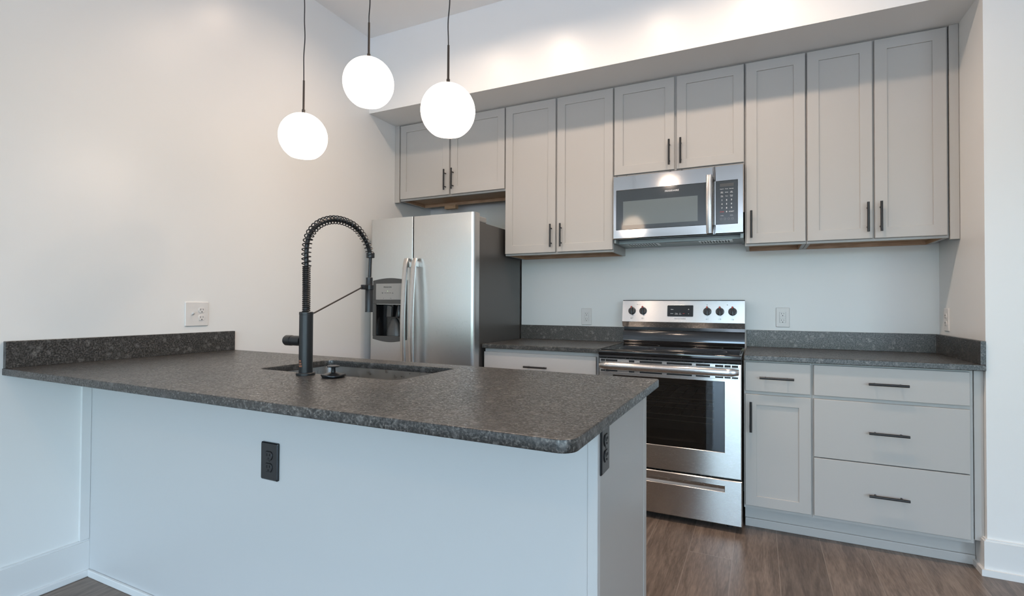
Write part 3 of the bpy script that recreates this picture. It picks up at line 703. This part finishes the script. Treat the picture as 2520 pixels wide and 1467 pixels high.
# recess lining
bm = BM(); x0, x1, z0, z1 = DX0+0.0265, DX1-0.0265, 0.9425, 1.1625; yb = GY+0.055
q = [Vector(p) for p in ((x0, GY-0.004, z0), (x1, GY-0.004, z0), (x1, GY-0.004, z1), (x0, GY-0.004, z1), (x0+0.02, yb, z0+0.004), (x1-0.02, yb, z0+0.004), (x1-0.02, yb, z1), (x0+0.02, yb, z1))]
v = [bm.verts.new(p) for p in q]
for f_ in ((0, 1, 5, 4), (1, 2, 6, 5), (2, 3, 7, 6), (3, 0, 4, 7), (4, 5, 6, 7)): bm.faces.new([v[i] for i in f_])
obj('recess_lining', bm, 'enamel', disp)
bm = BM(); prism(bm, [(0.246, 1.075), (0.285, 1.075), (0.290, 1.150), (0.252, 1.160)], GY+0.012, GY+0.030, 'y', cham=0.003); obj('ice_paddle', bm, 'dgrey', disp)
bm = BM(); lathe_closed(bm, (0.340, GY+0.034, 1.07), [(0.012, 0.088), (0.016, 0.06), (0.026, 0.01), (0.022, 0.0)], 20); obj('water_paddle', bm, 'bplastic', disp, True)
bm = BM(); prof = [(0.062, 0), (0.058, 0.03), (0.045, 0.075), (0.025, 0.115), (0.012, 0.125)]; lathe_closed(bm, (0.286, yb-0.004, 0.9445), [(a_*1.0, h_) for a_, h_ in prof], 24)
for v_ in bm.verts: v_.co.y = yb-0.004+(v_.co.y-(yb-0.004))*0.6
obj('back_splash_cone', bm, 'dgrey', disp, True)
text('brand_lettering', 'FRIGIDAIRE', 0.0115, (0.272, GY-0.0088, 1.283), 'ink_d', cp, bold=0.0002, sx=1.15)
for xx, s_ in ((0.228, 'Water\nfilter'), (0.250, 'Cubed'), (0.272, 'Crushed'), (0.294, 'On-Off'), (0.316, 'Ice\nmaker')):
    text('button_lettering', s_, 0.0052, (xx, GY-0.0088, 1.243), 'ink_d', cp)
text('button_lettering', 'Air', 0.005, (0.238, GY-0.0088, 1.206), 'ink_d', cp); text('button_lettering', 'Reset', 0.005, (0.300, GY-0.0088, 1.206), 'ink_d', cp)
bm = BM(); lathe_closed(bm, (0.272, GY-0.0085, 1.2555), [(0.0016, 0), (0.0016, -0.0006)], 10, axis='y'); obj('indicator_light', bm, 'led', cp)

# ------------------------------------------------------------------ range
RX0, RX1 = 1.7585, 2.5135; RF = -0.690
t_ = thing('range', 'stainless freestanding electric range with five black knobs', 'range', (2.136, -0.35, 0))
bm = BM(); W_ = 0.004
# hollow body: side, back, top of oven
box(bm, RX0+0.003, RX0+0.05, -0.645, -0.05, 0.04, 0.880); box(bm, RX1-0.05, RX1-0.003, -0.645, -0.05, 0.04, 0.880)
box(bm, RX0+0.05, RX1-0.05, -0.10, -0.05, 0.04, 0.880); box(bm, RX0+0.05, RX1-0.05, -0.645, -0.10, 0.79, 0.880); box(bm, RX0+0.05, RX1-0.05, -0.645, -0.10, 0.04, 0.36)
obj('body', bm, 'enamel', t_, label='black enamel body')
bm = BM(); x0, x1 = RX0+0.0505, RX1-0.0505
v = [bm.verts.new(p) for p in ((x0, -0.644, 0.3605), (x1, -0.644, 0.3605), (x1, -0.644, 0.7895), (x0, -0.644, 0.7895), (x0, -0.101, 0.3605), (x1, -0.101, 0.3605), (x1, -0.101, 0.7895), (x0, -0.101, 0.7895))]
for f_ in ((0, 1, 5, 4), (1, 2, 6, 5), (2, 3, 7, 6), (3, 0, 4, 7), (4, 5, 6, 7)): bm.faces.new([v[i] for i in f_])
obj('oven_cavity', bm, 'oven_in', t_)
for zz in (0.655, 0.560):
    bm = BM()
    cyl(bm, (x0+0.002, -0.61, zz), (x1-0.002, -0.61, zz), 0.0028, n=8); cyl(bm, (x0+0.002, -0.15, zz), (x1-0.002, -0.15, zz), 0.0028, n=8); cyl(bm, (x0+0.002, -0.38, zz-0.003), (x1-0.002, -0.38, zz-0.003), 0.0025, n=8)
    cyl(bm, (x0+0.002, -0.612, zz-0.030), (x1-0.002, -0.612, zz-0.030), 0.0022, n=8)
    for i in range(11): xx = x0+0.03+i*(x1-x0-0.06)/10; cyl(bm, (xx, -0.61, zz), (xx, -0.15, zz), 0.0016, n=6)
    obj('oven_rack', bm, 'wire', t_, True)
# cooktop
bm = BM(); box(bm, RX0+0.0, RX1-0.0, -0.695, -0.10, 0.8815, 0.9085, 0.006, 3); obj('cooktop_frame', bm, 'enamel', t_, True)
bm = BM(); box(bm, RX0+0.012, RX1-0.012, -0.675, -0.155, 0.9085, 0.9125, 0.0015); gt = obj('glass_cooktop', bm, 'glass_blk', t_)
for cx, cy, rr_ in ((1.95, -0.54, 0.105), (2.32, -0.54, 0.115), (1.95, -0.27, 0.08), (2.32, -0.27, 0.08)):
    bm = BM(); lathe(bm, (cx, cy, 0.9127), [(rr_, 0), (rr_-0.0015, 0)], 48); obj('burner_ring', bm, 'ink_g', gt)
bm = BM(); prism(bm, [(RF-0.004, 0.8815), (RF-0.008, 0.870), (RF+0.02, 0.867), (RF+0.03, 0.8815)], RX0+0.004, RX1-0.004, 'x'); obj('front_trim', bm, 'enamel', t_, True)
# oven door
od = None; bm = BM(); WX0, WX1, WZ0, WZ1 = 1.843, 2.430, 0.405, 0.770
D0, D1 = RX0+0.006, RX1-0.002
def framed(bm, X0, X1, Z0, Z1, hx0, hx1, hz0, hz1, yf, yb_, bev=0.003):
    """slab facing -y with a rectangular hole"""
    def ring(x0_, x1_, z0_, z1_, y): return [bm.verts.new(p) for p in ((x0_, y, z0_), (x1_, y, z0_), (x1_, y, z1_), (x0_, y, z1_))]
    rs_ = [ring(hx0, hx1, hz0, hz1, yb_), ring(hx0, hx1, hz0, hz1, yf+0.002), ring(hx0-0.002, hx1+0.002, hz0-0.002, hz1+0.002, yf), ring(X0+bev, X1-bev, Z0+bev, Z1-bev, yf), ring(X0, X1, Z0, Z1, yf+bev), ring(X0, X1, Z0, Z1, yb_)]
    for a_, b__ in zip(rs_, rs_[1:]+rs_[:1]):
        for i in range(4): bm.faces.new((a_[i], a_[(i+1) % 4], b__[(i+1) % 4], b__[i]))
framed(bm, D0, D1, 0.274, 0.866, WX0, WX1, WZ0, WZ1, RF, -0.648, 0.004)
od = obj('oven_door', bm, 'steel', t_, label='stainless oven door')
bm = BM(); box(bm, WX0+0.0005, WX1-0.0005, RF+0.003, RF+0.007, WZ0+0.0005, WZ1-0.0005); obj('oven_window', bm, 'oven_glass', od, label='dark glass window')
bm = BM(); framed(bm, WX0+0.0008, WX1-0.0008, WZ0+0.0008, WZ1-0.0008, WX0+0.045, WX1-0.052, WZ0+0.03, WZ1-0.028, RF+0.0105, RF+0.012, 0.0002); obj('window_mask', bm, 'glass_blk', od)
# vent slots above and below the handle
for z0, z1 in ((0.846, 0.857), (0.789, 0.797)):
    bm = BM()
    for a0, a1 in ((1.775, 1.80), (1.803, 1.87), (1.935, 1.965), (1.995, 2.115), (2.14, 2.27), (2.29, 2.36), (2.385, 2.425), (2.43, 2.46), (2.465, 2.495)):
        box(bm, a0, a1, RF-0.0006, RF+0.001, z0, z1)
    obj('vent_grille', bm, 'bslot', od, label='row of dark vent slots')
bm = BM()
for z0, z1 in ((0.8425, 0.8445), (0.8585, 0.8605), (0.785, 0.7872), (0.7985, 0.8005)): box(bm, 1.772, 2.500, RF-0.003, RF+0.001, z0, z1, 0.0008, 1)
obj('vent_rims', bm, 'steel_bright', od)
bm = BM(); pts = []; n = 24
for i in range(n+1):
    u_ = i/n; x = 1.774+(2.499-1.774)*u_; e_ = abs(2*u_-1); yy = RF-0.044
    if e_ > 0.94: yy += (e_-0.94)/0.06*0.012
    pts.append((x, yy, 0.825))
rings = []
for i, p in enumerate(pts):
    ring = []
    e_ = abs(2*i/n-1); sc = 1.0 if e_ < 0.97 else 0.75
    for k_ in range(18):
        a_ = 2*PI*k_/18; ring.append(bm.verts.new((p[0], p[1]+0.013*math.cos(a_)*sc, p[2]+0.0195*math.sin(a_)*sc)))
    rings.append(ring)
for a_, b__ in zip(rings, rings[1:]):
    for k_ in range(18): bm.faces.new((a_[k_], a_[(k_+1) % 18], b__[(k_+1) % 18], b__[k_]))
bm.faces.new(rings[0][::-1]); bm.faces.new(rings[-1])
for xx in (1.80, 2.473): box(bm, xx-0.012, xx+0.012, RF-0.040, RF+0.001, 0.814, 0.836, 0.002)
obj('oven_handle', bm, 'steel', od, True, label='thick stainless bar handle')
# drawer with recessed grip
bm = BM(); framed(bm, D0, D1+0.002, 0.035, 0.266, 1.843, 2.430, 0.203, 0.235, RF-0.002, -0.65, 0.004); dr = obj('storage_drawer', bm, 'steel', t_, label='stainless drawer below the oven')
bm = BM(); v = [bm.verts.new(p) for p in ((1.8435, RF+0.003, 0.2035), (2.4295, RF+0.003, 0.2035), (2.4295, RF+0.028, 0.234), (1.8435, RF+0.028, 0.234))]; bm.faces.new(v)
box(bm, 1.8432, 2.4298, RF+0.029, RF+0.031, 0.2032, 0.2348); obj('drawer_grip', bm, 'steel_bright', dr)
for xx in (RX0+0.06, RX1-0.062):
    for yy in (-0.60, -0.12):
        bm = BM(); lathe_closed(bm, (xx, yy, 0.0), [(0.018, 0.0), (0.018, 0.008), (0.01, 0.012), (0.01, 0.04)], 16); obj('levelling_foot', bm, 'bplastic', t_, True)
# backguard
bm = BM()
sec = [(-0.025, 1.198), (-0.096, 1.198), (-0.100, 1.196), (-0.122, 1.058), (-0.104, 1.022), (-0.025, 1.022)]
prism(bm, sec, RX0, RX1, 'x'); bgd = obj('backguard', bm, 'steel', t_, label='stainless control panel at the back')
bm = BM(); box(bm, RX0+0.001, RX1-0.001, -0.102, -0.0255, 1.1982, 1.2012, 0.001, 1); obj('top_cap', bm, 'dgrey', bgd)
bm = BM(); sec = [(-0.025, 1.0215), (-0.070, 1.0215), (-0.070, 1.001), (-0.092, 0.997), (-0.095, 0.990), (-0.100, 0.932), (-0.112, 0.927), (-0.124, 0.918), (-0.135, 0.9135), (-0.155, 0.9128), (-0.155, 0.9088), (-0.025, 0.9088)]
prism(bm, sec, RX0+0.001, RX1-0.001, 'x'); obj('rear_riser', bm, 'enamel', t_, True, label='glossy black enamel riser')
TLT = math.atan2(0.022, 0.138)
def bgpt(x, z, d=0.0):   # point on the sloping face
    y = -0.122+(z-1.058)/(1.196-1.058)*0.022
    return Vector((x, y-d*math.cos(TLT), z-d*math.sin(TLT)*-1))
rotm = (PI/2-TLT*-1*-1, 0, 0)
for i, (kx, kz) in enumerate(((1.823, 1.129), (1.896, 1.129), (2.297, 1.129), (2.371, 1.129), (2.444, 1.129))):
    bm = BM(); n_ = Vector((0, -math.cos(TLT), math.sin(TLT))); c0 = bgpt(kx, kz)
    cyl(bm, c0, c0+n_*0.004, 0.0255, 0.0245, 28)
    cyl(bm, c0+n_*0.004, c0+n_*0.018, 0.0235, 0.020, 28)
    up_ = Vector((0, math.sin(TLT), math.cos(TLT)))
    q = BM(); box(q, -0.0055, 0.0055, -0.025, 0.0285, -0.001, 0.013, 0.003)
    for v_ in q.verts: v_.co = c0+n_*0.017+Vector((1, 0, 0))*v_.co.x+up_*v_.co.y+n_*v_.co.z
    merge(bm, q)
    kn = obj('control_knob', bm, 'bplastic', bgd, True, label='black knob with a raised grip')
    bm = BM(); q = BM(); box(q, -0.0022, 0.0022, 0.016, 0.0285, -0.001, 0.0007)
    for v_ in q.verts: v_.co = c0+n_*0.0302+Vector((1, 0, 0))*v_.co.x+up_*v_.co.y+n_*v_.co.z
    merge(bm, q); obj('pointer_mark', bm, 'ink_r', kn)
    # tick marks
    bm = BM()
    for k_ in range(11):
        a_ = math.radians(-150+30*k_)
        q = BM(); box(q, -0.0006, 0.0006, -0.0006, 0.0006, 0, 0.0004)
        for v_ in q.verts: v_.co = c0+Vector((1, 0, 0))*(v_.co.x+0.033*math.sin(a_))+up_*(v_.co.y+0.033*math.cos(a_))+n_*v_.co.z
        merge(bm, q)
    q = BM()
    for (a0, a1, b0, b1) in ((-0.007, 0.007, -0.0525, -0.0518), (-0.007, 0.007, -0.0465, -0.0458), (-0.007, -0.0063, -0.0518, -0.0465), (0.0063, 0.007, -0.0518, -0.0465), ((-0.0055, -0.0025, -0.0515, -0.049), (-0.0055, -0.0025, -0.0495, -0.047), (-0.0055, -0.0025, -0.0515, -0.049), (0.0025, 0.0055, -0.0495, -0.047), (0.0025, 0.0055, -0.0515, -0.049))[i]):
        box(q, a0, a1, b0, b1, 0, 0.0004)
    for v_ in q.verts: v_.co = c0+Vector((1, 0, 0))*v_.co.x+up_*v_.co.y+n_*v_.co.z
    merge(bm, q); obj('dial_marks', bm, 'ink_d', bgd)
q = BM(); prism(q, rrect(-0.083, 0.083, -0.040, 0.040, 0.006), 0, 0.0015, 'z')
c0 = bgpt(2.133, 1.131); n_ = Vector((0, -math.cos(TLT), math.sin(TLT))); up_ = Vector((0, math.sin(TLT), math.cos(TLT)))
for v_ in q.verts: v_.co = c0+Vector((1, 0, 0))*v_.co.x+up_*v_.co.y+n_*v_.co.z
obj('display_bezel', q, 'steel_bright', bgd)
q = BM(); prism(q, rrect(-0.080, 0.080, -0.037, 0.037, 0.005), 0, 0.0022, 'z')
for v_ in q.verts: v_.co = c0+Vector((1, 0, 0))*v_.co.x+up_*v_.co.y+n_*v_.co.z
ds = obj('display', q, 'glass_blk', bgd, label='black glass display')
RT = (PI/2-TLT, 0, 0)
def bgtext(s_, dx, dz, size, m_, parent=ds, d=0.0023, **kw):
    p = c0+Vector((1, 0, 0))*dx+up_*dz+n_*d; text(kw.pop('nm', 'button_lettering'), s_, size, p, m_, parent, rot=RT, depth=0.00015, **kw)
for s_, dx, dz, sz, c_ in (('Bake', -0.050, 0.009, 0.008, 'ink_w'), ('Broil', -0.051, -0.018, 0.008, 'ink_w'), ('Temp\nOn/Off', -0.024, -0.019, 0.0062, 'ink_w'), ('Set\nClock', 0.0, -0.019, 0.0062, 'ink_w'), ('OFF', 0.022, -0.018, 0.007, 'ink_r'), ('^', 0.052, 0.007, 0.018, 'ink_w'), ('v', 0.052, -0.018, 0.011, 'ink_w')):
    bgtext(s_, dx, dz, sz, c_)
bgtext('FRIGIDAIRE', 0.0, -0.0515, 0.0115, 'ink_d', parent=bgd, d=0.0001, nm='brand_lettering', sx=1.15)
bgtext('Surface', -0.262, 0.0405, 0.006, 'ink_d', parent=bgd, d=0.0001)
for xx in (-0.276, 0.163, 0.281):
    q = BM(); box(q, xx-0.0018, xx+0.0018, 0.0385, 0.0425, 0, 0.0005)
    for v_ in q.verts: v_.co = c0+Vector((1, 0, 0))*v_.co.x+up_*v_.co.y+n_*v_.co.z
    obj('indicator_mark', q, 'ink_d', bgd)

# ------------------------------------------------------------------ microwave
MX0, MX1, MF, MZ0, MZ1 = 1.7565, 2.5165, -0.392, 1.581, 1.9815
MF = -0.3690
t_ = thing('microwave', 'stainless over-the-range microwave with a curved vertical handle', 'microwave', (2.136, -0.18, 1.58))
bm = BM(); box(bm, MX0+0.004, MX1-0.004, -0.343, -0.002, 1.590, 1.9815); obj('casing', bm, 'dgrey', t_)
xs_ = 2.357
bm = BM(); framed(bm, MX0, xs_-0.0018, MZ0, MZ1, 1.780, xs_-0.010, 1.640, 1.888, MF, -0.344, 0.006); mdoor = obj('door', bm, 'steel_bright', t_, label='polished stainless door')
bm = BM(); box(bm, 1.7805, xs_-0.0105, MF+0.0012, MF+0.006, 1.6405, 1.8875); wn_ = obj('door_glass', bm, 'micro_glass', mdoor, label='dark tinted glass')
bm = BM(); box(bm, 1.823, 2.266, MF+0.0006, MF+0.0022, 1.666, 1.817); obj('viewing_screen', bm, 'micro_screen', wn_)
text('brand_lettering', 'FRIGIDAIRE', 0.0135, (2.118, MF+0.0009, 1.8595), 'ink_w', wn_, bold=0.0003, sx=1.15)
bm = BM(); framed(bm, xs_+0.0018, MX1, MZ0, MZ1, xs_+0.0045, 2.482, 1.638, 1.889, MF, -0.344, 0.006); cpn = obj('control_surround', bm, 'steel_bright', t_, label='polished stainless control side')
bm = BM(); box(bm, xs_+0.005, 2.4815, MF+0.0012, MF+0.006, 1.6385, 1.8885); keys = obj('keypad', bm, 'micro_glass', cpn, label='dark touch keypad')
bm = BM(); box(bm, 2.388, 2.462, MF+0.0009, MF+0.0014, 1.856, 1.874); obj('clock_display', bm, 'dgrey', keys)
KX = (2.399, 2.424, 2.450)
rows = [(1.842, ('Popcorn', 'Potato', 'Beverage'), 0.0058), (1.822, ('Melt/\nSoften', 'Reheat', 'Add\n30 Sec'), 0.0055), (1.800, ('Time\nCook', 'Timer', 'Power\nLevel'), 0.0055),
        (1.777, ('1', '2', '3'), 0.012), (1.754, ('4', '5', '6'), 0.012), (1.731, ('7', '8', '9'), 0.012), (1.709, ('STOP', '0', 'START'), 0.009), (1.687, ('+10 Sec', '', '+30 Sec'), 0.005)]
for z_, ws, sz in rows:
    for x_, w_ in zip(KX, ws):
        if w_: text('key_lettering', w_, sz if len(w_) > 1 or w_ == '' else 0.012, (x_, MF+0.0009, z_), 'ink_r' if w_ == 'STOP' else 'ink_w', keys, bold=0.0001 if len(w_) > 1 else 0.0004, depth=0.0002)
for x_ in (2.395, 2.415, 2.435, 2.456):
    bm = BM(); lathe(bm, (x_, MF+0.0009, 1.668), [(0.0058, 0), (0.0050, 0)], 20, axis='y'); obj('key_symbol', bm, 'ink_g', keys)
# handle
bm = BM(); z0, z1, xc = 1.586, 1.925, 2.3325; n = 24; rings = []
for i in range(n+1):
    u_ = i/n; z_ = z0+(z1-z0)*u_; bow = 0.024*math.sin(PI*u_); w = 0.0165
    yo = MF-0.026-bow
    prof = [(-w, 0.006), (-w, -0.001), (-w*0.8, -0.004), (0, -0.006), (w*0.8, -0.004), (w, -0.001), (w, 0.006)]
    rings.append([bm.verts.new((xc+a_, yo+b__, z_)) for a_, b__ in prof])
for a_, b__ in zip(rings, rings[1:]):
    for j in range(7): bm.faces.new((a_[j], a_[(j+1) % 7], b__[(j+1) % 7], b__[j]))
bm.faces.new(rings[0][::-1]); bm.faces.new(rings[-1])
for zz in (1.612, 1.899): box(bm, xc-0.012, xc+0.012, MF-0.030, MF+0.001, zz-0.012, zz+0.012, 0.002)
obj('door_handle', bm, 'steel', mdoor, True, label='curved stainless handle')
# underside
bm = BM(); box(bm, MX0+0.012, MX1-0.006, -0.262, -0.02, 1.560, 1.5895, 0.003); un = obj('underside', bm, 'micro_under', t_, label='grey vented underside')
bm = BM(); box(bm, MX0+0.017, MX1-0.021, -0.342, -0.263, 1.5865, 1.5898); obj('dark_gap_panel', bm, 'bslot', un, label='black panel standing in for the shaded gap')  # black panel paints in the shade of the gap behind the front lip
for fx0, fx1, fz in ((MX0+0.004, MX0+0.016, 1.560), (MX1-0.020, MX1-0.004, 1.556)):
    bm = BM(); box(bm, fx0, fx1, -0.343, -0.01, fz, 1.5895); obj('side_flange', bm, 'micro_under', un)
for a0, a1 in ((1.82, 2.02), (2.26, 2.45)):
    bm = BM(); box(bm, a0, a1, -0.250, -0.13, 1.5585, 1.5598)
    for i in range(10):
        for j in range(4): box(bm, a0+0.01+i*(a1-a0-0.02)/10, a0+0.01+(i+0.5)*(a1-a0-0.02)/10, -0.245+j*0.028, -0.231+j*0.028, 1.5578, 1.5588, mi=1)
    obj('grease_filter', bm, 'steel', un, extra=('bslot',))
bm = BM(); box(bm, 2.06, 2.20, -0.25, -0.20, 1.5585, 1.5598); obj('lamp_cover', bm, 'mgrey', un)

# ------------------------------------------------------------------ outlets
def placed(bm, o_, ax, out):
    """local (a right, b depth out of wall, c up) -> world"""
    for v_ in bm.verts:
        a_, b__, c_ = v_.co; v_.co = Vector(o_)+ax*a_+out*b__+Vector((0, 0, 1))*c_
    return bm
def outlet(label, kind, o_, ax, out, W=0.076, H=0.121, plate='wplastic', slot='slot', name='wall_outlet', group=None, cat='outlet', deep=0.006):
    ax, out = Vector(ax), Vector(out); t_ = thing(name, label, cat, o_, group)
    bm = BM(); prism(bm, rrect(-W/2, W/2, -H/2, H/2, 0.004, 3), deep, 0.0003, 'y', cham=0.003)
    obj('cover_plate', placed(bm, o_, ax, out), plate, t_)
    def slots(cx, cz, par):
        bm = BM()
        box(bm, cx-0.0075, cx-0.0055, deep+0.0022, deep+0.0034, cz-0.001, cz+0.0075); box(bm, cx+0.0055, cx+0.0072, deep+0.0022, deep+0.0034, cz, cz+0.0070)
        q = BM(); cyl(q, (cx, deep+0.0022, cz-0.0085), (cx, deep+0.0034, cz-0.0085), 0.0027, n=12); merge(bm, q)
        obj('pin_slots', placed(bm, o_, ax, out), slot, par)
    if kind == 'decora':
        bm = BM(); box(bm, -0.0165, 0.0165, deep-0.001, deep+0.0026, -0.0335, 0.0335, 0.001, 1); rc = obj('receptacle', placed(bm, o_, ax, out), plate, t_)
        bm = BM(); box(bm, -0.0168, 0.0168, deep+0.0022, deep+0.0028, 0.0055, 0.0062); box(bm, -0.0168, 0.0168, deep+0.0022, deep+0.0028, -0.0062, -0.0055); box(bm, -0.0175, -0.0168, deep-0.001, deep+0.0004, -0.034, 0.034); box(bm, 0.0168, 0.0175, deep-0.001, deep+0.0004, -0.034, 0.034); obj('button_line', placed(bm, o_, ax, out), 'ink_g', rc)
        slots(0, 0.020, rc); slots(0, -0.020, rc)
        cents = []
    elif kind == 'duplex': cents = [0.0]
    else: cents = [0.023]
    for cx in cents:
        for cz in (0.0195, -0.0195):
            pts = []
            for i in range(28):
                a_ = 2*PI*i/28; pts.append((cx+0.0172*math.cos(a_), cz+max(-0.0138, min(0.0138, 0.0172*math.sin(a_)))))
            bm = BM(); prism(bm, pts, deep+0.0025, deep-0.001, 'y', cham=0.0008); rc = obj('receptacle', placed(bm, o_, ax, out), plate, t_); slots(cx, cz, rc)
            if slot == 'bslot':
                pp = [(cx+(p[0]-cx)*1.10, cz+(p[1]-cz)*1.12) for p in pts]; bm = BM(); prism(bm, pp, deep+0.0002, deep-0.0008, 'y'); obj('receptacle_gap', placed(bm, o_, ax, out), slot, rc)
    if kind == 'switch':
        bm = BM(); q = BM(); box(q, -0.028, -0.018, deep-0.002, deep+0.013, -0.005, 0.005, 0.001)
        for v_ in q.verts: v_.co.z += (v_.co.y-deep)*0.6
        merge(bm, q); obj('toggle', placed(bm, o_, ax, out), plate, t_)
    bm = BM()
    for sx_, sz_ in {'decora': ((0, 0.049), (0, -0.049)), 'duplex': ((0, 0),), 'switch': ((-0.023, 0.030), (-0.023, -0.030), (0.023, 0))}[kind]:
        q = BM(); cyl(q, (sx_, deep-0.001, sz_), (sx_, deep+0.0008, sz_), 0.0026, n=12); merge(bm, q)
    obj('cover_screws', placed(bm, o_, ax, out), plate if plate == 'wplastic' else 'bplastic', t_)
    return t_
outlet('white outlet on the back wall between refrigerator and range', 'decora', (1.4725, 0, 1.0835), (1, 0, 0), (0, -1, 0), group='white back wall outlets')
outlet('white outlet on the back wall right of the range', 'decora', (2.7225, 0, 1.096), (1, 0, 0), (0, -1, 0), group='white back wall outlets')
outlet('white outlet on the right side wall above the side splash', 'duplex', (XR, -0.130, 1.097), (0, -1, 0), (-1, 0, 0))
outlet('white toggle switch and outlet plate on the left wall', 'switch', (0, -1.904, 1.108), (0, 1, 0), (1, 0, 0), W=0.121, H=0.124, name='switch_plate', cat='switch')
outlet('black outlet on the pale front panel of the peninsula', 'duplex', (1.1195, PF, 0.6355), (1, 0, 0), (0, -1, 0), W=0.080, H=0.125, plate='bplastic', slot='bslot', group='black peninsula outlets', deep=0.009)
outlet('black outlet on the shaded end of the peninsula', 'duplex', (PX-0.0005, -2.310, 0.8085), (0, 1, 0), (1, 0, 0), W=0.070, H=0.124, plate='bplastic', slot='bslot', group='black peninsula outlets', deep=0.006)
